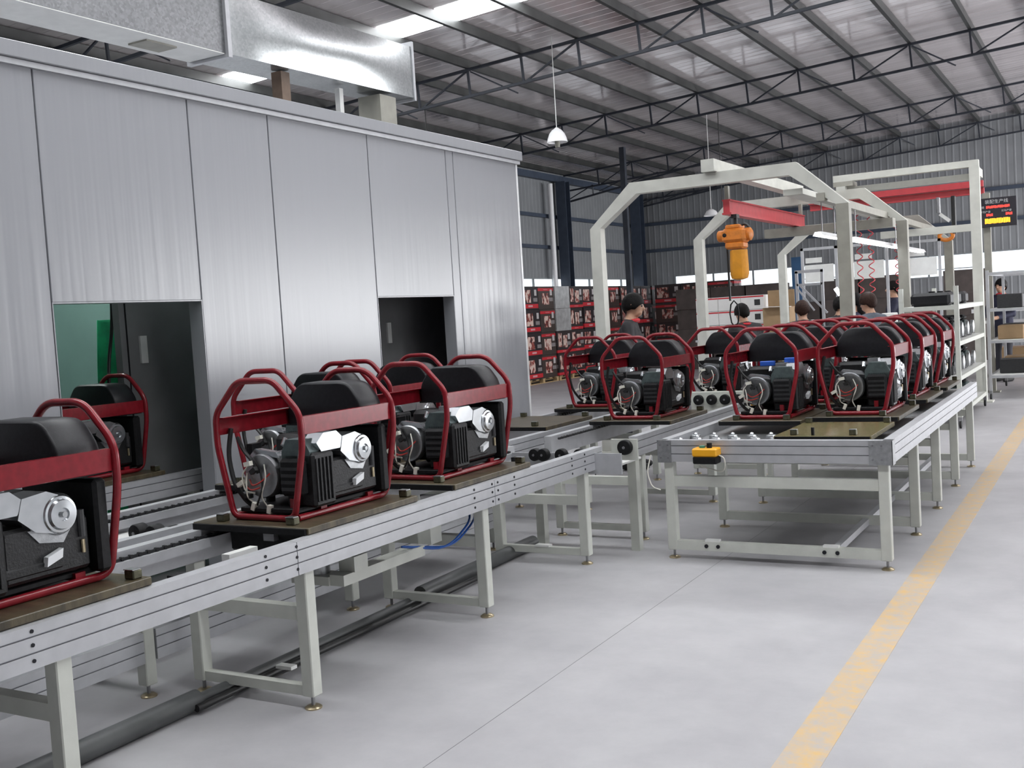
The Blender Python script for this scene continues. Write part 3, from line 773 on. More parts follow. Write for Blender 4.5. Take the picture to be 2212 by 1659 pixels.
# transverse transfer between line 2 and the room
T3u = thing('roller_transfer', 'transfer rollers between the two conveyors beside the foremost generator', 'roller unit')
MB().box(-4.36, -3.62, 3.30, 3.66, RZ - 0.11, RZ - 0.10).build('top_plate', M['white'], T3u)
for x in (-3.99, -3.88, -3.77): roller(T3u, x, 3.42, RZ - 0.04, 0.042, 0.06)
# conveyor into the room through door 1
L3 = thing('chain_conveyor', 'short conveyor inside the left doorway under the dark generator', 'conveyor')
rail(L3, 'y', -5.25, 1, 3.2, 5.2, RZ - 0.005); rail(L3, 'y', -5.95, -1, 3.2, 5.2, RZ - 0.005)
for y in (3.4, 5.0):
    leg(L3, -5.29, y, RZ - 0.14); leg(L3, -5.91, y, RZ - 0.14)

# ball-transfer table on the right
TB = thing('ball_table', 'aluminium framed ball transfer table at centre carrying two rows of generators', 'conveyor')
TZ = 0.75
TXL, TXR, TY0, TY1 = -2.53, -1.13, 6.235, 10.40
rail(TB, 'x', TY0, -1, TXL + 0.05, TXR - 0.05, TZ, name='front_rail')
rail(TB, 'y', TXR, 1, TY0 + 0.06, TY1, TZ, name='side_rail')
rail(TB, 'y', TXL, -1, TY0 + 0.06, TY1, TZ, name='side_rail')
for x0, x1 in ((TXL - 0.004, TXL + 0.085), (TXR - 0.125, TXR + 0.004)):
    k = MB().box(x0, x1, TY0 - 0.006, TY0, TZ - 0.14, TZ).build('corner_plate', M['castal'], TB)
    for (dx, dz) in ((0.02, 0.03), (0.07, 0.03), (0.02, 0.11), (0.07, 0.11)):
        MB().cyl((x0 + dx, TY0 - 0.010, TZ - dz), (x0 + dx, TY0 - 0.005, TZ - dz), 0.006, 8).build('bolt', M['steel'], k)
MB().box(TXR + 0.001, TXR + 0.006, TY0 - 0.006, TY0 + 0.075, TZ - 0.14, TZ - 0.001).build('corner_plate', M['castal'], TB)
MB().box(TXL + 0.06, TXR - 0.06, TY0 + 0.06, TY1, TZ - 0.075, TZ - 0.06).build('deck', M['castal'], TB)
for k, y in enumerate((6.285, 7.27, 8.22, 9.21, 10.27)):
    leg(TB, TXL + 0.055, y, TZ - 0.137, 0.06); leg(TB, TXR - 0.055, y, TZ - 0.137, 0.06)
    MB().box(TXL + 0.085, TXR - 0.085, y - 0.025, y + 0.025, 0.458, 0.522 if k == 0 else 0.51).build('cross_beam', M['cream'], TB)
    lo = MB().box(TXL + 0.085, TXR - 0.085, y - 0.025, y + 0.025, 0.058, 0.115).build('low_cross_bar', M['cream'], TB)
    if k == 0:
        for x in (-2.255, -2.18, -1.535, -1.46): MB().cyl((x, y - 0.032, 0.088), (x, y - 0.02, 0.088), 0.012, 10).build('bolt', M['boltdk'], lo)
        for x in (-2.22, -1.50): MB().box(x - 0.045, x + 0.045, y - 0.02, y + 0.02, 0.115, 0.127).build('clip_plate', M['white'], lo)
MB().box(-1.515, -1.475, 6.32, 10.25, 0.06, 0.10).build('tie_bar', M['alu'], TB)
# ball transfer units
for j in range(3):
    for i in range(5):
        x = -2.44 + 0.125 * i + (0.06 if j % 2 else 0); y = 6.40 + 0.14 * j
        bt = MB().lathe([(0.034, TZ - 0.06), (0.034, TZ - 0.03), (0.030, TZ - 0.022), (0.016, TZ - 0.018)], (x, y, 0), n=16).build('ball_unit', M['castal'], TB, True)
        MB().sphere((x, y, TZ - 0.020), 0.017, 10).build('ball', M['silver'], bt, True)
# control box on the front rail
cb = thing('control_box', 'yellow and black push button box clipped on the table front rail', 'control box', (-2.20, 6.19, 0.615))
MB().cbox(-0.075, 0.075, -0.045, 0.045, 0, 0.045, 0.006).build('base', M['black'], cb)
MB().cbox(-0.078, 0.078, -0.048, 0.045, 0.045, 0.095, 0.008).build('lid', M['yellow'], cb)
MB().lathe([(0.018, 0.095), (0.018, 0.108), (0.0, 0.11)], (-0.025, 0, 0), n=14).build('start_button', M['green'], cb, True)
MB().lathe([(0.016, 0.095), (0.016, 0.125), (0.0, 0.127)], (0.02, 0, 0), n=14).build('stop_button', M['black'], cb, True)
MB().tube(fillet([(0.078, 0, 0.05), (0.11, 0, 0.035), (0.115, 0.0, -0.02), (0.08, 0.05, -0.06), (-0.05, 0.09, -0.04), (-0.12, 0.1, 0.0)], 0.06), 0.004, 6).build('cable', M['w_white'], cb, True)
tag(MB().tube(fillet([(-2.575, 6.22, 0.66), (-2.60, 6.2, 0.55), (-2.57, 6.2, 0.46), (-2.52, 6.215, 0.44)], 0.06), 0.004, 6).build('thin_cable', M['w_white'], None, True), 'thin white cable looping at the left table leg', 'cable')

# floor conduit and stray bits under line 1
cd = thing('floor_conduit', 'dark grey round conduit lying on the floor under the nearest conveyor', 'pipe')
MB().cyl((-3.40, -1.5, 0.045), (-3.41, 3.15, 0.045), 0.044, 16).build('pipe_length', M['pvc'], cd, True)
MB().cyl((-3.41, 3.15, 0.04), (-3.44, 4.9, 0.04), 0.026, 14).build('pipe_length', M['pvc'], cd, True)
MB().cyl((-3.36, 3.1, 0.03), (-3.38, 5.5, 0.03), 0.016, 12).build('cable_run', M['w_black'], cd, True)
MB().cyl((-3.47, 4.9, 0.045), (-3.50, 6.3, 0.045), 0.044, 14).build('pipe_length', M['pvc'], cd, True)
tag(MB().box(-3.33, -3.24, 3.55, 3.59, 0.06, 0.075).build('pipe_clip', M['white']), 'small pale clip lying on the conduit behind the front leg', 'clip')
# lift-and-turn units under pallets of line 1
lu = thing('lift_unit', 'black pallet lifting unit under the centre foreground generator', 'lift unit', (-3.25, 3.80, 0))
MB().cbox(-0.25, 0.25, -0.30, 0.28, 0.60, 0.70, 0.01).build('lift_frame', M['black'], lu)
MB().cyl((0.0, 0, 0.44), (0.0, 0, 0.60), 0.05, 16).build('cylinder', M['castal'], lu, True)
MB().box(0.10, 0.18, -0.05, 0.60, 0.40, 0.45).build('base_beam', M['cream'], lu)
MB().box(-0.12, 0.10, -0.06, 0.06, 0.40, 0.44).build('base_beam', M['cream'], lu)
MB().box(0.10, 0.18, 0.66, 0.76, 0.44, 0.53).build('valve_block', M['cream'], lu)
MB().box(0.10, 0.19, 0.02, 0.12, 0.45, 0.52).build('valve_block', M['cream'], lu)
for q in range(2): MB().tube(fillet([(0.14, 0.46, 0.47), (0.22, 0.75 + 0.05 * q, 0.40), (0.25, 0.95 + 0.05 * q, 0.52), (0.15, 1.05 + 0.04 * q, 0.58)], 0.12), 0.006, 6).build('air_hose', M['w_blue'], lu, True)
MB().box(-0.02, 0.04, -0.33, -0.27, 0.66, 0.705).build('pin_block', M['steel'], lu)
lu2 = thing('stop_block', 'small black stopper with a white coiled cable beside the front rail', 'stopper', (-3.05, 2.78, 0))
MB().box(-0.03, 0.01, -0.03, 0.03, 0.60, 0.69).build('body', M['black'], lu2)
MB().box(0.01, 0.03, -0.02, 0.02, 0.61, 0.68).build('bracket', M['post'], lu2)
MB().tube([(0.03 + 0.05 * sin(k * 0.5), 0.10 + 0.045 * cos(k * 0.5), 0.63 + 0.002 * k) for k in range(26)], 0.006, 6).build('coiled_cable', M['w_white'], lu2, True)
MB().box(-0.06, -0.02, 0.28, 0.44, 0.62, 0.70).build('valve_plate', M['white'], lu2)
# strip lamp inside the test room
rl = thing('tube_light', 'strip lamp on the ceiling inside the left doorway room', 'light', (-6.9, 4.9, ZP - 0.06))
MB().box(-0.04, 0.04, -0.6, 0.6, 0.0, 0.058).build('housing', M['lamp'], rl)
MB().cyl((0, -0.58, -0.012), (0, 0.58, -0.012), 0.014, 8).build('tube', M['roomglow'], rl, True)

# ================================================================== GENERATORS
GL = 0.66
HOOP = [(-0.175, 0.014), (-0.245, 0.33), (-0.243, 0.468), (-0.102, 0.614), (0.102, 0.614), (0.243, 0.468), (0.245, 0.33), (0.175, 0.014)]
def make_generator(loc):
    e = thing('generator', 'x', 'generator', loc)
    TR = 0.0145
    # near end hoop: closed loop across the end
    MB().tube(fillet([(x, 0, z) for (x, z) in HOOP], 0.042, 5, True), TR, 10, True).build('end_hoop', M['red'], e, True)
    # far end hoop whose feet sweep into the two bottom rails
    top = [(x, GL, z) for (x, z) in HOOP[1:-1]]
    left = [(-0.175, 0.02, 0.014), (-0.185, GL - 0.01, 0.014)]
    right = [(0.185, GL - 0.01, 0.014), (0.175, 0.02, 0.014)]
    MB().tube(fillet(left + top + right, 0.055, 6), TR, 10).build('rail_hoop', M['red'], e, True)
    # side bands
    for s in (-1, 1):
        MB().cbox(*sorted((s * 0.231, s * 0.239)), 0.004, GL - 0.004, 0.375, 0.452, 0.002).build('side_band', M['red'], e)
        MB().box(*sorted((s * 0.210, s * 0.239)), 0.01, GL - 0.01, 0.449, 0.453).build('band_lip', M['red'], e)
    # cross members in the base
    for y in (0.19, 0.53): MB().box(-0.18, 0.18, y - 0.02, y + 0.02, 0.02, 0.045).build('base_bar', M['red'], e)
    MB().box(0.10, 0.125, 0.06, 0.085, 0.02, 0.09).build('lug', M['red'], e)
    for (x, y) in ((-0.13, 0.19), (0.13, 0.19), (-0.13, 0.53), (0.13, 0.53)): MB().cyl((x, y, 0.045), (x, y, 0.075), 0.022, 12).build('rubber_mount', M['rubber'], e, True)
    # fuel tank: loaf with rounded shoulders
    prof = fillet([(-0.218, 0.375), (-0.222, 0.47), (-0.145, 0.572), (0.145, 0.572), (0.222, 0.47), (0.218, 0.375)], 0.045, 5)
    poly = [(p.x, p.y) for p in [Vector((q[0], q[1], 0)) for q in prof]]
    ty0, ty1 = 0.445, 0.640
    vs_ = []; rings = [(ty0, 0.95), (ty0 + 0.006, 0.985), (ty0 + 0.016, 1.0), (ty1 - 0.07, 1.0), (ty1 - 0.025, 0.96), (ty1 - 0.006, 0.90), (ty1, 0.82)]
    for (yy, sc) in rings: vs_ += [(x * sc, yy, 0.385 + (z - 0.385) * sc) for (x, z) in poly]
    n = len(poly); fs = []
    for i in range(len(rings) - 1):
        for k in range(n): fs.append((i * n + k, i * n + (k + 1) % n, (i + 1) * n + (k + 1) % n, (i + 1) * n + k))
    fs += [tuple(range(n))[::-1], tuple((len(rings) - 1) * n + k for k in range(n))]
    tk = MB().add(vs_, fs).build('fuel_tank', M['tank'], e, True)
    MB().box(-0.222, 0.222, ty0 - 0.008, ty1 + 0.004, 0.370, 0.378).build('tank_flange', M['black'], tk)
    # alternator at the near end with its open wiring face
    al = MB().lathe([(0.085, 0.10), (0.096, 0.105), (0.098, 0.25), (0.090, 0.30)], (-0.06, 0, 0.185), 'y', 26).build('alternator', M['charcoal'], e, True)
    MB().lathe([(0.083, 0.064), (0.094, 0.064), (0.099, 0.072), (0.099, 0.105), (0.088, 0.106), (0.083, 0.08), (0.083, 0.064)], (-0.06, 0, 0.185), 'y', 26).build('end_cover', M['castal'], al, True)
    MB().lathe([(0.0, 0.066), (0.020, 0.066), (0.024, 0.085), (0.03, 0.1)], (-0.06, 0, 0.185), 'y', 16).build('bearing_boss', M['castal'], al, True)
    MB().lathe([(0.0, 0.094), (0.086, 0.094), (0.086, 0.1)], (-0.06, 0, 0.185), 'y', 20).build('winding_face', M['dark'], al)
    for k in range(3):
        a = k * 2 * pi / 3 + 0.4
        MB().bar((-0.06 + 0.02 * cos(a), 0.07, 0.185 + 0.02 * sin(a)), (-0.06 + 0.09 * cos(a), 0.07, 0.185 + 0.09 * sin(a)), 0.011, 0.010).build('cover_spoke', M['castal'], al)
    MB().prism([(-0.15, 0.26), (-0.10, 0.305), (0.02, 0.29), (0.04, 0.265), (-0.06, 0.275)], 0.08, 0.115).build('top_bracket', M['silver'], e)
    MB().box(-0.16, -0.125, 0.09, 0.15, 0.27, 0.325).build('terminal_block', M['black'], e)
    # wiring
    def wire(pts, m, r=0.0035): MB().tube(fillet(pts, 0.05, 4), r, 6).build('wire', M[m], e, True)
    wire([(-0.215, 0.06, 0.40), (-0.235, 0.05, 0.28), (-0.20, 0.04, 0.15), (-0.14, 0.05, 0.07), (-0.10, 0.07, 0.04)], 'w_black', 0.011)
    wire([(-0.18, 0.06, 0.36), (-0.14, 0.05, 0.30), (-0.09, 0.045, 0.26), (-0.07, 0.06, 0.20)], 'w_black', 0.009)
    wire([(-0.13, 0.05, 0.20), (-0.11, 0.02, 0.15), (-0.12, 0.03, 0.09), (-0.07, 0.05, 0.06)], 'w_white')
    wire([(-0.10, 0.055, 0.25), (-0.145, 0.03, 0.20), (-0.13, 0.03, 0.12), (-0.09, 0.05, 0.11)], 'w_white')
    wire([(-0.03, 0.055, 0.24), (0.0, 0.03, 0.18), (-0.04, 0.03, 0.10), (-0.02, 0.05, 0.05)], 'w_white')
    wire([(-0.12, 0.055, 0.17), (-0.08, 0.025, 0.145), (-0.03, 0.03, 0.165), (0.0, 0.055, 0.20)], 'w_red')
    wire([(-0.14, 0.05, 0.14), (-0.09, 0.028, 0.125), (-0.04, 0.03, 0.14)], 'w_red')
    wire([(-0.05, 0.05, 0.22), (-0.02, 0.028, 0.14), (-0.06, 0.03, 0.07), (-0.10, 0.06, 0.045)], 'w_black', 0.005)
    for (x, y, z, a, m) in ((-0.155, 0.035, 0.155, 0.5, 'w_white'), (-0.10, 0.03, 0.245, 0.2, 'w_white'), (-0.085, 0.035, 0.055, 1.2, 'w_white'), (0.005, 0.035, 0.045, 1.4, 'w_white'), (-0.12, 0.04, 0.10, 0.0, 'w_black'), (-0.07, 0.03, 0.215, 0.6, 'w_black')):
        MB().bar((x - 0.018 * cos(a), y, z - 0.018 * sin(a)), (x + 0.018 * cos(a), y, z + 0.018 * sin(a)), 0.022, 0.02).build('connector', M[m], e)
    # engine
    en = MB().cbox(-0.08, 0.195, 0.24, 0.57, 0.06, 0.24, 0.012).build('crankcase', M['dark'], e)
    MB().prism([(0.04, 0.24), (0.19, 0.24), (0.20, 0.29), (0.17, 0.345), (0.07, 0.345), (0.04, 0.29)], 0.095, 0.20).build('cylinder_shroud', M['greengrey'], en)
    for k in range(5): MB().cbox(0.216, 0.226, 0.105 + 0.025 * k, 0.115 + 0.025 * k, 0.07, 0.26, 0.002).build('cooling_fin', M['dark'], en)
    MB().cbox(0.055, 0.185, 0.05, 0.10, 0.10, 0.265, 0.014).build('air_cleaner', M['black'], e)
    for k in range(4): MB().box(0.068, 0.172, 0.047, 0.052, 0.125 + 0.03 * k, 0.139 + 0.03 * k).build('louvre', M['charcoal'], e)
    # silver head cover and recoil housing facing the right side
    MB().prism([(0.13, 0.325), (0.18, 0.365), (0.27, 0.365), (0.32, 0.325), (0.29, 0.285), (0.16, 0.285)], 0.13, 0.212, 'x').build('valve_cover', M['silver'], en)
    MB().prism([(0.29, 0.27), (0.31, 0.335), (0.40, 0.345), (0.46, 0.32), (0.475, 0.25), (0.43, 0.20), (0.35, 0.22)], 0.10, 0.214, 'x').build('head_housing', M['silver'], en)
    rc = MB().lathe([(0.070, 0.165), (0.070, 0.205), (0.060, 0.220), (0.052, 0.221), (0.047, 0.232), (0.022, 0.234), (0.020, 0.226), (0.0, 0.226)], (0, 0.445, 0.262), 'x', 28).build('recoil_cover', M['silver'], en, True)
    MB().cyl((0.226, 0.445, 0.262), (0.240, 0.445, 0.262), 0.010, 10).build('hub', M['castal'], rc)
    MB().prism([(0.33, 0.225), (0.37, 0.18), (0.46, 0.165), (0.49, 0.205), (0.43, 0.195), (0.37, 0.225)], 0.14, 0.20, 'x').build('guard', M['castal'], en)
    MB().cyl((0.195, 0.535, 0.17), (0.195, 0.535, 0.26), 0.014, 10).build('spark_lead', M['charcoal'], en)
    MB().cyl((0.20, 0.535, 0.115), (0.20, 0.535, 0.16), 0.007, 8).build('drain_plug', M['brass'], en)
    MB().cbox(-0.10, 0.20, 0.20, 0.46, 0.078, 0.12, 0.01).build('oil_pan', M['dark'], en)
    MB().cbox(0.05, 0.218, 0.095, 0.24, 0.045, 0.285, 0.012).build('fan_shroud', M['dark'], en)
    MB().cbox(-0.17, 0.222, 0.580, 0.635, 0.035, 0.355, 0.012).build('muffler', M['black'], e)
    MB().prism([(0.38, 0.10), (0.44, 0.12), (0.445, 0.15), (0.385, 0.13)], 0.19, 0.217, 'x').build('spec_label', M['label'], e)
    MB().cbox(-0.165, 0.165, 0.03, 0.62, 0.03, 0.05, 0.003).build('base_pan', M['black'], e)
    MB().cbox(-0.19, 0.06, 0.30, 0.46, 0.10, 0.34, 0.02).build('blower_housing', M['dark'], e)
    MB().box(0.03, 0.10, 0.25, 0.33, 0.335, 0.365).build('carburettor', M['castal'], e)
    MB().cyl((0.03, 0.12, 0.315), (0.03, 0.14, 0.345), 0.012, 8).build('eye_bolt', M['silver'], e)
    return e
def make_pallet(loc, m='ply'):
    e = thing('work_pallet', 'x', 'pallet', loc)
    MB().cbox(-0.33, 0.33, -0.10, 0.70, -0.028, 0.0, 0.003).build('board', M[m], e)
    MB().box(-0.32, 0.32, -0.112, -0.10, -0.03, -0.004).build('edge_strip', M['black'], e)
    for (x, y) in ((-0.20, -0.045), (0.20, -0.045), (-0.285, 0.66), (0.285, 0.66)):
        b = MB().cbox(x - 0.024, x + 0.024, y - 0.02, y + 0.02, 0.0, 0.032, 0.004).build('locating_block', M['clamp'], e)
        MB().box(x - 0.023, x + 0.023, y - 0.021, y + 0.012, 0.032, 0.035).build('wear_strip', M['castal'], b)
    return e

GP = [  # x, near y, base z, label
 (-3.26, 1.85, 0.745, 'red framed generator cut off by the left picture edge on the nearest conveyor'),
 (-3.27, 3.485, 0.745, 'red framed generator at the middle of the nearest conveyor with loose white connectors'),
 (-3.26, 4.60, 0.745, 'red framed generator farthest along the nearest conveyor'),
 (-4.07, 4.42, 0.745, 'red framed generator on the second conveyor hidden behind the middle foreground generator'),
 (-4.07, 5.24, 0.745, 'red framed generator on the second conveyor in front of the right doorway'),
 (-5.62, 4.08, 0.740, 'red framed generator in shade inside the left doorway'),
 (-4.07, 8.55, 0.745, 'leftmost red framed generator beside the cartons and the bending worker'),
 (-3.19, 7.42, 0.755, 'red framed generator on the rear conveyor left of the ball table'),
 (-3.19, 9.25, 0.755, 'red framed generator far along the rear conveyor behind the roller block'),
 (-2.12, 7.13, 0.780, 'foremost red framed generator in the left row on the ball table'),
 (-2.12, 8.28, 0.780, 'second red framed generator in the left row on the ball table'),
 (-2.12, 9.40, 0.780, 'rearmost red framed generator in the left row on the ball table'),
 (-1.54, 7.33, 0.780, 'foremost red framed generator in the right row on the ball table'),
 (-1.54, 8.52, 0.780, 'second red framed generator in the right row on the ball table'),
 (-1.54, 9.60, 0.780, 'rearmost red framed generator in the right row beside the rack'),
]
g0 = make_generator((0, 0, 0)); p0 = make_pallet((0, 0, 0))
for i, (x, y, z, lb) in enumerate(GP):
    g = g0 if i == 0 else copy_tree(g0)
    g.location = (x, y, z); g['label'] = lb; g['group'] = 'generators on the assembly lines'
    p = p0 if i == 0 else copy_tree(p0)
    p.location = (x, y, z); p['label'] = 'oily plywood work pallet under the ' + lb.replace('red framed generator', 'generator'); p['group'] = 'work pallets'
    if len(p['label'].split()) > 16: p['label'] = ' '.join(p['label'].split()[:16])
    if x > -2.5:
        p.scale = (0.86, 1, 1)
ep = make_pallet((-1.54, 6.42, 0.765), 'plytop'); ep.scale = (0.86, 0.92, 1)
ep['label'] = 'empty film faced pallet at the front of the ball table'; ep['group'] = 'work pallets'
MB().cyl((-0.07, -0.05, 0), (-0.07, -0.05, 0.045), 0.012, 10).build('stop_pin', M['black'], ep)
ep2 = copy_tree(p0); ep2.location = (-4.07, 7.15, 0.745); ep2['label'] = 'empty pallet on the second conveyor beside the wall corner'
# a few extras that only some generators carry
tag(MB().cyl((-2.33, 7.62, 0.81), (-2.33, 7.62, 1.02), 0.022, 12).build('oil_bottle', M['yellow'], None, True), 'slim yellow bottle standing inside the foremost left row generator', 'bottle')
for (x, y, z, lb) in ((-2.15, 7.40, 1.125, 'left'), (-2.0, 7.48, 1.14, 'right')):
    tag(MB().cbox(x - 0.05, x + 0.05, y - 0.02, y + 0.02, z, z + 0.035, 0.004).build('blue_clip', M['bluepl']), 'blue plastic clip under the tank of the foremost left row generator, ' + lb + ' one', 'clip')

# ================================================================== PORTALS
PY = [11.0, 14.35, 18.55]
PXL, PXR, PTOP, PKNEE, PIN = -5.05, -2.36, 2.97, 2.50, 0.46
PLAB = ['nearest cream steel portal arching over the lines', 'middle cream steel portal behind the orange hoist', 'farthest cream steel portal at the assembly stations']
W_ = 0.125
for k, (y, lb) in enumerate(zip(PY, PLAB)):
    e = thing('portal_frame', lb, 'portal', (0, y, 0), group='cream portals')
    top = PTOP if k < 2 else 2.86
    kn = top - PIN
    for s, x in ((1, PXL), (-1, PXR)):
        MB().box(x - W_ / 2, x + W_ / 2, -W_ / 2, W_ / 2, 0.02, kn).build('post', M['gantry'] if s > 0 else M['post'], e)  # right posts take a darker grey: their shade is put into the colour
        MB().box(x - 0.14, x + 0.14, -0.14, 0.14, 0, 0.02).build('base_plate', M['gantry'], e)
        MB().prism([(x - s * W_ / 2, kn), (x + s * W_ / 2, kn), (x + s * (PIN + W_ * 0.42), top - W_), (x + s * (PIN - 0.02), top)], -W_ / 2, W_ / 2).build('knee', M['gantry'], e)
    MB().prism([(PXL + PIN - 0.02, top), (PXR - PIN + 0.02, top), (PXR - PIN - W_ * 0.42, top - W_), (PXL + PIN + W_ * 0.42, top - W_)], -W_ / 2, W_ / 2).build('top_beam', M['gantry'], e)
# beams along the line on top of the portals
b_ = tag(MB().box(-3.76, -3.62, 10.85, 14.5, PTOP + 0.002, PTOP + 0.13).build('runway_beam', M['gantry']), 'cream runway beam lying on top of the first two portals', 'beam')
tag(MB().box(-2.60, -2.52, 10.9, 18.6, 2.55, 2.63).build('side_beam', M['post']), 'grey rail running beside the right posts of the three portals', 'beam')
# red crane rail and electric hoist
cr = thing('crane_rail', 'red crane rail hanging lengthwise under the first two portals', 'crane rail')
XCR = -3.62
MB().box(XCR - 0.045, XCR + 0.045, 11.2, 14.35, 2.685, 2.70).build('top_flange', M['crane'], cr)
MB().box(XCR - 0.035, XCR + 0.035, 11.2, 14.35, 2.56, 2.685).build('body', M['crane'], cr)
MB().box(XCR - 0.05, XCR + 0.05, 11.2, 14.35, 2.54, 2.56).build('bottom_flange', M['crane'], cr)
for y in (11.25, 14.3): MB().box(XCR - 0.02, XCR + 0.02, y - 0.03, y + 0.03, 2.70, PTOP - W_).build('hanger', M['post'], cr)
ho = thing('chain_hoist', 'orange electric chain hoist with a long orange chain bag', 'hoist', (-3.56, 11.3, 0))
MB().cyl((0, 0, 2.42), (0, 0, 2.54), 0.022, 10).build('hook', M['dark'], ho)
MB().box(-0.03, 0.03, -0.05, 0.05, 2.50, 2.54).build('trolley', M['dark'], ho)
MB().cbox(-0.13, 0.13, -0.12, 0.12, 2.24, 2.39, 0.03).build('gearbox', M['orange'], ho)
MB().cbox(-0.09, 0.07, -0.10, 0.10, 2.38, 2.43, 0.015).build('top_cover', M['orange'], ho)
MB().lathe([(0.05, -0.18), (0.06, -0.17), (0.065, -0.10)], (-0.02, 0, 2.32), 'x', 18).build('motor', M['orange'], ho, True)
MB().lathe([(0.07, 0.10), (0.07, 0.16), (0.04, 0.18)], (0, 0, 2.32), 'x', 18).build('motor_cap', M['orange'], ho, True)
MB().lathe([(0.0, -0.128), (0.022, -0.125), (0.022, -0.11)], (-0.09, 0, 2.32), 'y', 12).build('inlet', M['black'], ho, True)
MB().cbox(-0.10, 0.10, -0.10, 0.10, 2.17, 2.25, 0.02).build('lower_case', M['orange'], ho)
MB().tube(fillet([(0.02, 0, 2.40), (0.10, 0, 2.44), (0.16, 0, 2.38), (0.15, 0, 2.28)], 0.05), 0.014, 8).build('control_cable', M['w_black'], ho, True)
n_ = 18; vs_ = []
for (z, r, sq) in ((2.16, 0.092, 1.0), (2.0, 0.098, 1.0), (1.90, 0.098, 1.0), (1.855, 0.085, 1.0), (1.84, 0.03, 1.0)):
    for k in range(n_):
        a = 2 * pi * k / n_; fl = 1 + 0.05 * cos(6 * a)
        vs_.append((0.02 + r * fl * cos(a), r * 0.9 * fl * sin(a), z))
MB().add(vs_, [(i * n_ + k, i * n_ + (k + 1) % n_, (i + 1) * n_ + (k + 1) % n_, (i + 1) * n_ + k) for i in range(4) for k in range(n_)] + [tuple(range(n_)), tuple(4 * n_ + k for k in range(n_))]).build('chain_bag', M['bag'], ho, True)
MB().cyl((-0.10, 0, 1.62), (-0.105, 0, 2.18), 0.012, 8).build('load_chain', M['w_black'], ho)
for s in (-1, 1): MB().tube([(-0.06 + s * 0.05 * cos(t), 0, 1.48 + 0.14 * sin(t)) for t in [pi * k / 8 * 2 for k in range(17)]], 0.008, 6).build('cable_loop', M['w_black'], ho, True)

# upper right frame with the red bridge crane
fr = thing('overhead_frame', 'cream overhead frame with twin beams at the upper right', 'frame', (0, 16.4, 0))
MB().box(-3.64, -1.655, -0.06, 0.06, 3.295, 3.39).build('top_beam', M['gantry'], fr)
MB().box(-3.48, -1.74, 0.12, 0.24, 3.14, 3.225).build('lower_beam', M['gantry'], fr)
MB().box(-1.78, -1.65, -0.06, 0.06, 0.02, 3.295).build('post', M['gantry'], fr)
MB().box(-1.86, -1.57, -0.14, 0.14, 0, 0.02).build('base_plate', M['gantry'], fr)
MB().box(-1.77, -1.66, 0.06, 0.5, 3.18, 3.295).build('bracket', M['gantry'], fr)
MB().box(-3.0, -1.78, -0.05, 0.05, 2.41, 2.51).build('tie_beam', M['gantry'], fr)
MB().box(-3.64, -3.36, -0.06, 0.25, 3.225, 3.295).build('bracket', M['post'], fr)
MB().box(-3.60, -3.47, -0.06, 0.06, 0.02, 3.225).build('post', M['gantry'], fr)
br = thing('bridge_crane', 'twin red bridge crane beams crossing behind the upper right frame', 'crane')
for (dz, dy) in ((0.0, 0.0), (-0.10, 0.10)):
    MB().box(-4.4, -1.76, 17.9 + dy, 18.0 + dy, 3.15 + dz, 3.245 + dz).build('girder', M['crane'], br)
MB().cyl((-2.42, 18.0, 2.82), (-2.42, 18.0, 3.06), 0.03, 8).build('hook_rod', M['steel'], br)
MB().bar((-2.40, 18.0, 2.80), (-2.26, 18.0, 2.68), 0.05, 0.05).build('link', M['white'], br)
MB().cyl((-2.20, 18.0, 2.48), (-2.20, 18.0, 3.06), 0.035, 8).build('cable_drop', M['w_black'], br)
MB().tube([(-2.32 + 0.10 * cos(t), 18.0, 2.46 + 0.07 * sin(t)) for t in [2 * pi * k / 20 for k in range(20)]], 0.03, 8, True).build('lifting_ring', M['orange'], br, True)
p2 = thing('sign_post', 'pale steel post behind the LED board', 'post', (-1.73, 18.0, 0))
MB().box(-0.05, 0.05, -0.05, 0.05, 0.02, 3.05).build('shaft', M['post'], p2)
MB().box(-0.11, 0.11, -0.11, 0.11, 0, 0.02).build('base_plate', M['post'], p2)

# ================================================================== LED BOARD
sg = thing('led_board', 'black LED production board with white title, red figures and yellow line', 'sign', (-1.566, 17.86, 2.523)); sg.scale = (1.119, 1.0, 1.119)
MB().cbox(-0.26, 0.235, 0, 0.07, 0, 0.39, 0.006).build('case', M['dim'], sg)
MB().box(-0.19, -0.10, 0.07, 0.091, 0.15, 0.25).build('bracket', M['steel'], sg)
def text(s, x, z, size, m, name='title'):
    cu = bpy.data.curves.new(name, 'FONT'); cu.body = s; cu.size = size; cu.extrude = 0.001; cu.align_x = 'CENTER'; cu.align_y = 'CENTER'
    cu.materials.append(M[m]); o = bpy.data.objects.new(name, cu); COL.objects.link(o); o.parent = sg
    o.location = (x, -0.003, z); o.rotation_euler = (pi / 2, 0, 0)
    me = bpy.data.meshes.new_from_object(o.evaluated_get(bpy.context.evaluated_depsgraph_get()))
    bpy.data.objects.remove(o, do_unlink=True)
    q = link(name, me, sg, (x, -0.003, z)); q.rotation_euler = (pi / 2, 0, 0); return q
text('装配生产线', -0.01, 0.335, 0.058, 'whtled')
text('日期', -0.20, 0.265, 0.036, 'whtled', 'date_caption'); text('计划产量', -0.15, 0.205, 0.032, 'whtled', 'plan_caption'); text('实际产量', 0.11, 0.205, 0.032, 'whtled', 'actual_caption')
def leds(x0, x1, z0, z1, m, nm):
    o = MB(); k = 0; x = x0
    while x < x1 - 0.004:
        o.box(x, x + 0.017, -0.004, 0.0, z0 + (0.004 if k % 3 == 1 else 0), z1 - (0.005 if k % 4 == 2 else 0)); x += 0.021; k += 1
    o = o.build(nm, M[m], sg); o['kind'] = 'stuff'
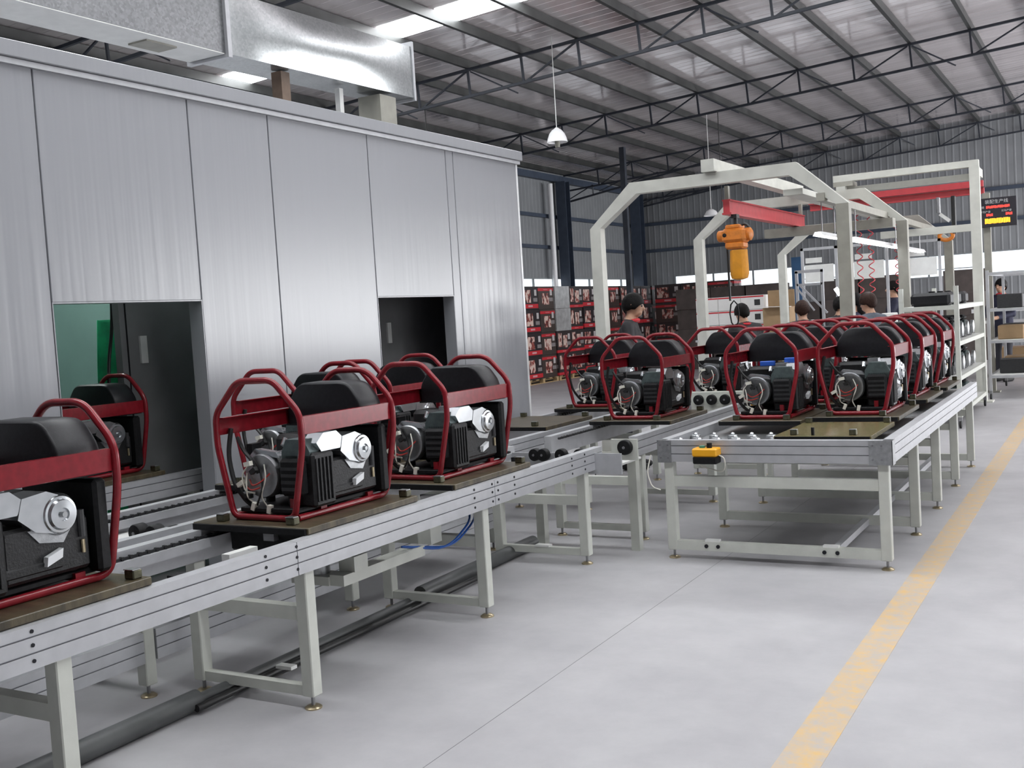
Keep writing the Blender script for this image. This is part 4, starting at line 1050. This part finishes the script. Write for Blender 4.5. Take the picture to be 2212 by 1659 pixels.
leds(-0.14, 0.15, 0.250, 0.285, 'redled', 'date_digits'); leds(-0.14, -0.07, 0.145, 0.180, 'redled', 'plan_digits'); leds(0.10, 0.17, 0.145, 0.180, 'redled', 'actual_digits')
leds(-0.16, 0.15, 0.045, 0.115, 'yelled', 'message_line')

# ================================================================== ASSEMBLY STATIONS
def tube_light(loc, ln, lab):
    e = thing('tube_light', lab, 'light', loc, group='station tube lights')
    MB().prism([(-0.06, 0.0), (-0.035, 0.045), (0.035, 0.045), (0.06, 0.0), (0.055, 0.0), (0.03, 0.04), (-0.03, 0.04), (-0.055, 0.0)], 0, ln).build('reflector', M['lamp'], e)
    for x in (-0.022, 0.022): MB().cyl((x, 0.02, 0.008), (x, ln - 0.02, 0.008), 0.013, 8).build('tube', M['lampglow'], e, True)
    for y in (0.2, ln - 0.2): MB().cyl((0, y, 0.04), (0, y, 0.40 if loc[0] < -2.7 else 0.35), 0.006, 6).build('hanger', M['steel'], e)
tube_light((-2.55, 12.25, 2.20), 2.9, 'long bright tube light hanging between the two right posts')
tube_light((-2.80, 11.75, 2.26), 1.0, 'short bright tube light left of the nearest right post')
tube_light((-2.58, 15.9, 2.20), 1.4, 'farther bright tube light right of the middle right post')
cp = tag(MB().box(-2.98, -2.78, 11.1, 18.4, 2.66, 2.72).build('cable_tray', M['gantry']), 'pale cable tray above the long tube light', 'tray')
tag(MB().box(-4.0, -2.4, 13.9, 14.1, 2.42, 2.53).build('light_channel', M['post']), 'grey cross channel with a dark open end under the middle portal', 'channel')
# station frames with white boards
for k, (x, y, lb) in enumerate(((-4.05, 17.0, 'left'), (-3.30, 17.0, 'middle'), (-2.62, 17.5, 'right'))):
    e = thing('work_station', 'aluminium assembly station with a white instruction board, %s one of three' % lb, 'workstation', (x, y, 0), group='assembly stations')
    for sx in (-0.26, 0.26): MB().box(sx - 0.02, sx + 0.02, -0.02, 0.02, 0, 2.40).build('post', M['alu'], e)
    MB().box(-0.28, 0.28, -0.25, 0.25, 0.85, 0.89).build('bench_top', M['white'], e)
    MB().box(-0.22, 0.22, -0.035, -0.02, 1.86, 2.13).build('board', M['white'], e)
    MB().box(-0.28, 0.28, -0.02, 0.02, 2.36, 2.40).build('header', M['alu'], e)
    MB().box(-0.2, 0.05, -0.05, -0.035, 2.16, 2.24).build('tool_holder', M['white'], e)
for k, (x, y, z0, z1, lb) in enumerate(((-2.93, 14.5, 1.38, 2.66, 'long coiled red air hose hanging right of the nearest right post'), (-2.90, 15.1, 1.55, 2.66, 'shorter coiled red air hose beside the long one'), (-2.92, 17.2, 1.6, 2.66, 'coiled red air hose right of the middle right post'))):
    n_ = 90; m = MB().tube([(x + 0.035 * cos(t * 0.62), y + 0.035 * sin(t * 0.62), z0 + (z1 - z0) * t / n_) for t in range(n_)], 0.007, 6)
    tag(m.build('air_hose', M['crane'], None, True), lb, 'hose')
tr = thing('tool_stand', 'aluminium tool stand with slanted arms behind the workers', 'stand', (-3.62, 14.6, 0))
for x in (-0.17, 0.17): MB().box(x - 0.018, x + 0.018, -0.018, 0.018, 0, 1.98).build('post', M['alu'], tr)
MB().box(-0.19, 0.19, -0.018, 0.018, 1.95, 1.99).build('header', M['alu'], tr)
MB().box(-0.17, 0.17, -0.018, 0.018, 1.78, 1.81).build('cross_bar', M['alu'], tr)
MB().bar((-0.14, 0, 1.80), (0.22, 0, 1.40), 0.025, 0.025).build('arm', M['alu'], tr)
MB().bar((-0.16, 0, 1.74), (0.05, 0, 1.44), 0.02, 0.02).build('arm', M['alu'], tr)
pm = thing('task_light', 'slanted bright tube lamp in front of the dark cartons', 'light', (-3.28, 14.6, 0))
MB().bar((0, 0, 1.72), (0.11, 0, 1.54), 0.03, 0.05).build('tube', M['lampglow'], pm)
MB().cyl((0.12, 0, 0.015), (0.12, 0, 1.53), 0.012, 8).build('stand', M['steel'], pm)
MB().lathe([(0.12, 0), (0.12, 0.015)], (0.12, 0, 0)).build('base', M['steel'], pm)
tag(MB().box(-6.86, -6.60, 26.0, 26.06, 0, 2.66).build('notice_board', M['bluepanel']), 'tall blue board standing behind the farthest portal post', 'board')
# low bench line where the workers stand
wb_ = thing('work_bench', 'white topped work bench behind the generators where workers stand', 'bench', (0, 0, 0))
MB().box(-4.6, -2.6, 15.3, 15.8, 0.86, 0.90).build('bench_top', M['white'], wb_)
for x in (-4.55, -3.6, -2.65):
    for y in (15.35, 15.75): MB().box(x - 0.03, x + 0.03, y - 0.03, y + 0.03, 0, 0.86).build('leg', M['cream'], wb_)
tag(MB().cbox(-3.92, -3.66, 15.4, 15.65, 0.90, 1.30, 0.01).build('parts_bin', M['white']), 'white parts bin on the bench between two workers', 'bin')
tag(MB().cbox(-2.86, -2.68, 15.4, 15.65, 0.90, 1.34, 0.01).build('white_canister', M['white']), 'white canister on the bench right of the blue sleeved worker', 'canister')

# ================================================================== CARTONS
def carton_mesh(w_, d, h, m):
    mb_ = MB().box(-w_ / 2, w_ / 2, -d / 2, d / 2, 0, h)
    me = mb_.mesh('carton', m)
    uvl = me.uv_layers.new(name='uv')
    for p in me.polygons:
        for li, c_ in zip(p.loop_indices, range(4)):
            v = me.vertices[me.loops[li].vertex_index].co
            nrm = p.normal
            u_ = (v.y / d + 0.5) if abs(nrm.x) > 0.5 else (v.x / w_ + 0.5)
            if nrm.y < -0.5: pass
            v_ = (v.z / h) if abs(nrm.z) < 0.5 else (v.y / d + 0.5)
            uvl.data[li].uv = (u_, v_)
    return me
CM = [carton_mesh(0.62, 0.78, 0.55, m) for m in CARTS]
CMx = [carton_mesh(0.78, 0.62, 0.55, m) for m in CARTS]
WR = carton_mesh(0.62, 0.78, 0.55, M['wrap'])
plt = thing('wood_pallet', 'x', 'pallet', (0, 0, 0))
for k in range(5): MB().box(-0.33, 0.33, -0.76 + 0.345 * k, -0.62 + 0.345 * k, 0.095, 0.115).build('deck_board', M['wood'], plt)
for y in (-0.72, 0, 0.72):
    for x in (-0.27, 0.27): MB().box(x - 0.05, x + 0.05, y - 0.05, y + 0.05, 0.02, 0.095).build('block', M['wood'], plt)
for x in (-0.27, 0.27): MB().box(x - 0.05, x + 0.05, -0.78, 0.78, 0.0, 0.02).build('runner', M['wood'], plt)
first = [True]
def put_pallet(x, y, rz, lb):
    p = plt if first[0] else copy_tree(plt); first[0] = False
    p.location = (x, y, 0); p.rotation_euler = (0, 0, rz); p['label'] = lb; p['group'] = 'wooden pallets under the cartons'
def carton_obj(me, x, y, z, lb, grp, rz=0.0):
    o = link('carton', me, None, (x, y, z)); o.rotation_euler = (0, 0, rz); tag(o, lb, 'carton', grp)
ROWN = ['bottom', 'second', 'third', 'top']
NC = 11
for c_ in range(NC):
    y = 22.42 + 0.80 * c_
    if c_ % 2 == 0: put_pallet(-12.42, y + 0.40, 0, 'wooden pallet under the %s pair of printed carton columns along the left wall' % ORD[c_ // 2])
    for r_ in range(4):
        if c_ in (2,) and r_ == 3: me = WR; kind = 'film wrapped grey carton'
        elif c_ == 2 and r_ == 2: me = WR; kind = 'film wrapped grey carton'
        else: me = CM[(c_ * 2 + r_ * 3 + (c_ // 3)) % 3]; kind = 'printed black carton with red band'
        carton_obj(me, -12.42 + rnd.uniform(-0.03, 0.03), y, 0.116 + 0.556 * r_, '%s, %s row, %s column from the panel room corner' % (kind, ROWN[r_], ORD[c_]), 'printed cartons stacked along the left wall', rnd.uniform(-0.02, 0.02))
for c_ in range(3):
    x = -11.5 + 0.82 * c_
    if c_ == 0: put_pallet(x + 0.05, 30.0, pi / 2, 'wooden pallet under the carton stack at the far corner')
    if c_ == 2: put_pallet(x, 30.0, pi / 2, 'wooden pallet under the right end of the far corner carton stack')
    for r_ in range(4):
        carton_obj(CMx[(c_ + r_) % 3], x, 30.0, 0.116 + 0.556 * r_, 'printed black carton of the far corner stack, %s row, %s column' % (ROWN[r_], ORD[c_]), 'printed cartons stacked in the far corner', rnd.uniform(-0.02, 0.02))
# plain dark cartons
DM = carton_mesh(0.9, 0.8, 0.52, M['darkcart'])
for c_ in range(8):
    x = -9.6 + 0.93 * c_
    h = (4, 4, 4, 3, 4, 4, 3, 4)[c_]
    for r_ in range(h):
        carton_obj(DM, x, 27.0 + rnd.uniform(-.05, .05), 0.522 * r_, 'plain dark brown carton in the far row, %s layer, %s stack from left' % (ORD[r_], ORD[c_]), 'plain dark cartons in the far row', rnd.uniform(-0.04, 0.04))
# white cartons with a red top line on a packing table
pt = thing('packing_table', 'grey packing table under the white cartons', 'table', (-6.5, 20.2, 0))
MB().box(-0.68, 0.66, -0.3, 0.3, 0.91, 0.95).build('table_top', M['alu'], pt)
for x in (-0.62, 0.6):
    for y in (-0.25, 0.25): MB().box(x - 0.03, x + 0.03, y - 0.03, y + 0.03, 0, 0.91).build('leg', M['cream'], pt)
for r_ in range(3):
    for c_ in range(3):
        e = thing('white_carton', 'long white carton with red edge line, %s row, %s from left on the packing table' % (ORD[r_], ORD[c_]), 'carton', (-6.93 + 0.447 * c_, 20.2, 0.951 + 0.27 * r_), group='white cartons on the packing table')
        MB().box(-0.22, 0.22, -0.25, 0.25, 0, 0.262).build('body', M['wcart'], e)
        MB().box(-0.22, 0.22, -0.253, -0.25, 0.225, 0.25).build('red_line', M['collar'], e)
        if c_ == 2: MB().box(0.04, 0.15, -0.254, -0.25, 0.07, 0.18).build('printed_mark', M['charcoal'], e)
fl = thing('open_carton', 'open kraft carton with a raised white flap right of the white cartons', 'carton', (-5.52, 19.9, 0))
MB().box(-0.25, 0.25, -0.2, 0.2, 0, 1.50).build('body', M['kraft'], fl)
MB().bar((-0.22, -0.3, 1.52), (0.28, -0.22, 1.50), 0.25, 0.01).build('flap', M['wcart'], fl)
MB().box(-0.25, 0.25, 0.18, 0.2, 1.50, 1.82).build('back_flap', M['kraft'], fl)
tag(MB().cbox(-2.1, -0.4, 21.2, 21.8, 0, 0.52, 0.005).build('kraft_carton', M['kraft']), 'low brown kraft carton on the floor at the right picture edge', 'carton')

# ================================================================== RACK AND TROLLEY
def caster(e, x, y):
    k = MB().box(x - 0.02, x + 0.02, y - 0.02, y + 0.02, 0.085, 0.13).build('caster_fork', M['steel'], e)
    MB().lathe([(0.03, -0.016), (0.045, -0.012), (0.045, 0.012), (0.03, 0.016)], (x, y, 0.045), 'x', 16).build('wheel', M['rubber'], k, True)
rk = thing('wheeled_rack', 'cream wheeled rack with engines on three shelves right of the table', 'rack', (-1.92, 14.5, 0))
RX, RY = 0.30, 1.30
for x in (-RX, RX):
    for y in (-RY, RY):
        MB().box(x - 0.025, x + 0.025, y - 0.025, y + 0.025, 0.13, 1.64).build('post', M['cream'], rk); caster(rk, x, y)
for z in (0.20, 0.60, 1.00, 1.42):
    for x in (-RX, RX): MB().box(x - 0.02, x + 0.02, -RY + 0.025, RY - 0.025, z - 0.05, z).build('shelf_rail', M['cream'], rk)
    for y in (-RY, RY): MB().box(-RX + 0.025, RX - 0.025, y - 0.02, y + 0.02, z - 0.05, z).build('shelf_rail', M['cream'], rk)
    MB().box(-RX + 0.02, RX - 0.02, -RY + 0.02, RY - 0.02, z - 0.015, z - 0.001).build('shelf', M['white'], rk)
def engine_unit(loc, lb):
    e = thing('bare_engine', lb, 'engine', loc, group='bare engines on the wheeled rack')
    MB().cbox(-0.20, 0.20, -0.16, 0.16, 0, 0.12, 0.015).build('block', M['dark'], e)
    MB().cbox(-0.12, 0.16, -0.13, 0.13, 0.12, 0.20, 0.02).build('shroud', M['greengrey'], e)
    MB().lathe([(0.09, 0.20), (0.085, 0.235), (0.03, 0.245)], (0, 0, 0.11), 'x', 18).build('recoil_cover', M['castal'], e, True)
    MB().lathe([(0.08, -0.20), (0.085, -0.14)], (-0.05, 0, 0.1), 'y', 18).build('alternator_cap', M['castal'], e, True)
    MB().cbox(-0.18, 0.14, -0.14, 0.14, 0.20, 0.27, 0.03).build('tank_cover', M['black'], e)
    return e
e0 = engine_unit((-1.90, 13.55, 0.60), 'bare engine on the middle shelf of the wheeled rack, nearest one')
for (y, z, lb) in ((14.1, 0.60, 'middle shelf, second'), (14.65, 0.60, 'middle shelf, third'), (15.2, 0.60, 'middle shelf, farthest'), (13.55, 1.0, 'upper shelf, nearest'), (14.1, 1.0, 'upper shelf, second'), (14.65, 1.0, 'upper shelf, third'), (15.2, 1.0, 'upper shelf, farthest'), (14.4, 0.20, 'lowest shelf, left'), (15.1, 0.20, 'lowest shelf, right')):
    q = copy_tree(e0); q.location = (-1.90, y, z); q['label'] = 'bare engine on the rack, %s one' % lb
for k, y in enumerate((13.5, 14.2, 14.9)):
    e = thing('fuel_tank', 'loose black fuel tank on the top rack shelf, %s from the camera' % ORD[k], 'tank', (-1.92, y, 1.42), group='loose tanks on the top rack shelf')
    MB().cbox(-0.22, 0.22, -0.17, 0.17, 0.0, 0.155, 0.035).build('tank_shell', M['tank'], e)
    MB().lathe([(0.04, 0.155), (0.04, 0.172), (0.0, 0.174)], n=14).build('filler_cap', M['black'], e, True)
tw = thing('wheeled_trolley', 'tall silver trolley behind the wheeled rack at the right edge', 'trolley', (-1.37, 17.9, 0))
for x in (-0.26, 0.26):
    for y in (-1.2, 1.2):
        MB().box(x - 0.02, x + 0.02, y - 0.02, y + 0.02, 0.13, 1.85).build('post', M['alu'], tw); caster(tw, x, y)
for z in (0.35, 0.85, 1.30, 1.82):
    for x in (-0.26, 0.26): MB().box(x - 0.015, x + 0.015, -1.2, 1.2, z - 0.04, z).build('shelf_rail', M['alu'], tw)
    for y in (-1.2, 1.2): MB().box(-0.26, 0.26, y - 0.015, y + 0.015, z - 0.04, z).build('shelf_rail', M['alu'], tw)
    if z < 1.5: MB().box(-0.24, 0.24, -1.18, 1.18, z - 0.012, z - 0.001).build('shelf', M['white'], tw)
for k, (y, z, m) in enumerate(((17.2, 0.85, 'kraft'), (17.9, 0.85, 'charcoal'), (17.3, 0.35, 'charcoal'), (18.1, 0.35, 'kraft'), (17.2, 1.30, 'charcoal'))):
    tag(MB().cbox(-0.17, 0.17, -0.22, 0.22, 0, 0.2, 0.01).build('parts_box', M[m], None, loc=(-1.37, y, z)), '%s parts box on the silver trolley, %s shelf, %s' % ('brown' if m == 'kraft' else 'dark', {0.35: 'lower', 0.85: 'middle', 1.30: 'upper'}[z], 'near' if y < 17.6 else 'far'), 'box')
wc = thing('roller_line', 'white roller line crossing at the right edge behind the trolley', 'conveyor', (0, 21.0, 0))
for y in (-0.25, 0.25): MB().box(-2.3, 0.6, y - 0.02, y + 0.02, 1.18, 1.25).build('side_rail', M['lamp'], wc)
MB().box(-2.3, 0.6, -0.02, 0.02, 0.98, 1.03).build('mid_rail', M['lamp'], wc)
for x in (-2.2, -0.8, 0.5): MB().box(x - 0.03, x + 0.03, -0.2, 0.2, 0.52 if x > -2.1 and x < -0.5 else 0.0, 1.18).build('leg', M['cream'], wc)
for k in range(18): MB().cyl((-2.2 + 0.16 * k, -0.23, 1.225), (-2.2 + 0.16 * k, 0.23, 1.225), 0.025, 8).build('roller', M['alu'], wc)
tag(MB().cbox(-1.5, -0.9, 21.3, 21.6, 0.521, 0.9, 0.01).build('red_bin', M['crane']), 'red bin on the kraft carton at the right edge', 'bin')

# ================================================================== WORKERS
def make_person(name_loc, rz, H_, lean, label, coat, hairm, arms=0.3, longhair=False, collar=True, sleeve=None):
    s = H_ / 1.70
    L = radians(lean); hipz = 0.90
    def ln(p):           # lean the upper body forward (+y) about the hip
        x, y, z = p
        if z <= hipz: return Vector((x, y, z)) * s
        dz = z - hipz
        return Vector((x, y * cos(L) + dz * sin(L), hipz + dz * cos(L) - y * sin(L))) * s
    mb_ = MB()
    def seg(pts, rs):
        P = [ln(p) for p in pts]
        mb_.tube(P, [r * s for r in rs], 12)
        for p, r in zip(P, rs): mb_.sphere(p, r * s, 12)
    for sx in (-1, 1):
        seg([(sx * 0.09, 0.0, 0.90), (sx * 0.10, 0.02, 0.50), (sx * 0.10, -0.01, 0.10)], [0.095, 0.062, 0.045])
        seg([(sx * 0.10, -0.04, 0.045), (sx * 0.11, 0.10, 0.04), (sx * 0.115, 0.17, 0.035)], [0.045, 0.042, 0.034])
        sh, el, wr = (sx * 0.185, 0.0, 1.385), (sx * 0.255, 0.10 * arms * 3, 1.12), (sx * 0.17, 0.30 + 0.2 * arms, 1.05 + 0.1 * arms)
        seg([sh, el, wr], [0.062, 0.050, 0.036])
        hd = Vector(wr) + Vector((-sx * 0.03, 0.06, -0.01))
        seg([wr, tuple(hd)], [0.030, 0.034])
        for k in range(4):
            b0 = hd + Vector((sx * (0.027 - 0.018 * k), 0.025, 0.0)); ln_ = (0.060, 0.070, 0.066, 0.050)[k]
            seg([tuple(b0), tuple(b0 + Vector((0, ln_ * 0.5, -0.008))), tuple(b0 + Vector((0, ln_ * 0.8, -0.035)))], [0.0095, 0.009, 0.008])
        seg([tuple(hd + Vector((-sx * 0.03, -0.01, 0.0))), tuple(hd + Vector((-sx * 0.055, 0.02, -0.005))), tuple(hd + Vector((-sx * 0.055, 0.05, -0.012)))], [0.012, 0.011, 0.009])
    seg([(0, 0.0, 0.92), (0, 0.01, 1.10), (0, 0.0, 1.28)], [0.135, 0.125, 0.135])
    for sx in (-1, 1):
        seg([(sx * 0.06, 0, 0.94), (sx * 0.07, 0.0, 1.15), (sx * 0.10, 0, 1.33)], [0.115, 0.105, 0.098])
        seg([(sx * 0.04, 0, 1.40), (sx * 0.185, 0, 1.385)], [0.075, 0.06])
    seg([(0, -0.01, 1.40), (0, 0.01, 1.52)], [0.062, 0.052])
    # head: skull, jaw, nose, ears
    c_ = ln((0, 0.02, 1.60))
    mb_.sphere(c_, (0.074 * s, 0.092 * s, 0.10 * s), 16)
    mb_.sphere(ln((0, 0.045, 1.545)), (0.056 * s, 0.062 * s, 0.062 * s), 14)
    seg([(0, 0.105, 1.595), (0, 0.122, 1.57)], [0.012, 0.014])
    seg([(-0.02, 0.098, 1.532), (0.02, 0.098, 1.532)], [0.010, 0.010])
    for sx in (-1, 1): seg([(sx * 0.075, 0.01, 1.575), (sx * 0.078, 0.0, 1.61)], [0.013, 0.016])
    tmp = mb_.build('tmp', M['skin']); md = tmp.modifiers.new('r', 'REMESH'); md.mode = 'VOXEL'; md.voxel_size = 0.0105
    sm = tmp.modifiers.new('s', 'SMOOTH'); sm.iterations = 3; sm.factor = 0.5
    dg = bpy.context.evaluated_depsgraph_get(); me = bpy.data.meshes.new_from_object(tmp.evaluated_get(dg))
    bpy.data.objects.remove(tmp, do_unlink=True)
    me.name = 'person'; me.materials.clear()
    for m_ in ('skin', coat, 'trouser', 'rubber', sleeve or coat): me.materials.append(M[m_])
    wrist = [ln((sx * 0.17, 0.30 + 0.2 * arms, 1.05 + 0.1 * arms)) for sx in (-1, 1)]
    for p in me.polygons:
        q = p.center / s
        if q.z < 0.085: i = 3
        else:
            dy, dz = q.y, q.z - hipz
            zr_ = hipz + dz * cos(L) + dy * sin(L) if q.z > hipz - 0.02 else q.z
            yr_ = dy * cos(L) - dz * sin(L) if q.z > hipz - 0.02 else q.y
            if zr_ > 1.462 and abs(q.x) < 0.14: i = 0
            elif zr_ > 0.88: i = 1
            else: i = 2
            for wv, sx in zip(wrist, (-1, 1)):
                dlt = p.center - wv
                if dlt.length < 0.19 * s and yr_ > (0.30 + 0.2 * arms + 0.015): i = 0
            if i == 1 and abs(q.x) > 0.15 and zr_ < 1.30: i = 4
        p.material_index = i; p.use_smooth = True
    o = link('person', me, None, name_loc); o.rotation_euler = (0, 0, rz); tag(o, label, 'person')
    # hair shell
    h = MB(); n_ = 18; rings = []
    for i in range(8):
        t = i / 7 * (pi * 0.67 if not longhair else pi * 0.72)
        ring = []
        for k in range(n_):
            a = 2 * pi * k / n_; fr_ = sin(a)        # +1 front
            tt = t * (0.93 - 0.22 * fr_ + 0.05 * sin(3 * a + 1)) * (1 + 0.04 * sin(7 * a + H_ * 50) * (i / 7))
            jr = 1 + 0.025 * sin(5 * a + 2 * i + H_ * 90)
            ring.append(ln((0.085 * jr * sin(tt) * cos(a), 0.008 + 0.106 * jr * sin(tt) * sin(a), 1.607 + 0.112 * cos(tt))))
        rings += ring
    fs = [(i * n_ + k, i * n_ + (k + 1) % n_, (i + 1) * n_ + (k + 1) % n_, (i + 1) * n_ + k) for i in range(7) for k in range(n_)]
    h.add(rings, fs)
    ho_ = h.build('hair', M[hairm], o, True); so = ho_.modifiers.new('t', 'SOLIDIFY'); so.thickness = 0.014; so.offset = 0.0
    if longhair:
        hb = MB(); hb.sphere(ln((0, -0.055, 1.50)), (0.085 * s, 0.05 * s, 0.15 * s), 14); hb.build('hair_length', M[hairm], o, True)
    for sx in (-1, 1): MB().sphere(ln((sx * 0.031, 0.098, 1.602)), 0.011 * s, 8).build('eye', M['eye'], o, True)
    if collar:
        MB().tube([ln((0.075 * cos(2 * pi * k / 16), 0.005 + 0.07 * sin(2 * pi * k / 16), 1.445 + 0.018 * sin(2 * pi * k / 16))) for k in range(16)], 0.018 * s, 8, True).build('collar', M['collar'], o, True)
    return o
make_person((-4.30, 9.85, 0), radians(-75), 1.74, 8, 'worker in a dark jacket with a red collar bending behind the leftmost generator', 'jacket', 'hair')
make_person((-3.79, 12.45, 0), radians(50), 1.60, 16, 'black haired worker with a red collar low in front of the white cartons', 'jacket', 'hair')
make_person((-3.13, 12.3, 0), radians(20), 1.58, 12, 'brown haired worker with a red collar left of the nearest right post', 'jacket', 'hairbrown')
make_person((-3.03, 13.3, 0), radians(-40), 1.60, 10, 'black haired worker just left of the nearest right post', 'jacket', 'hair', collar=False, sleeve='denim')
make_person((-2.88, 14.15, 0), radians(80), 1.62, 4, 'long haired worker seen from behind right of the nearest right post', 'jacketn', 'hair', longhair=True, collar=False)
make_person((-2.37, 12.55, 0), radians(60), 1.62, 10, 'brown haired worker in a slate jacket with light blue sleeves', 'jacketb', 'hairbrown', collar=False, sleeve='denim')
make_person((-3.18, 18.3, 0), radians(100), 1.80, 0, 'tall worker in a navy jacket standing by the far stations', 'jacketn', 'hair', collar=False)
make_person((-1.74, 20.1, 0), radians(150), 1.74, 0, 'far worker with a red collar behind the silver trolley', 'jacketn', 'hair')
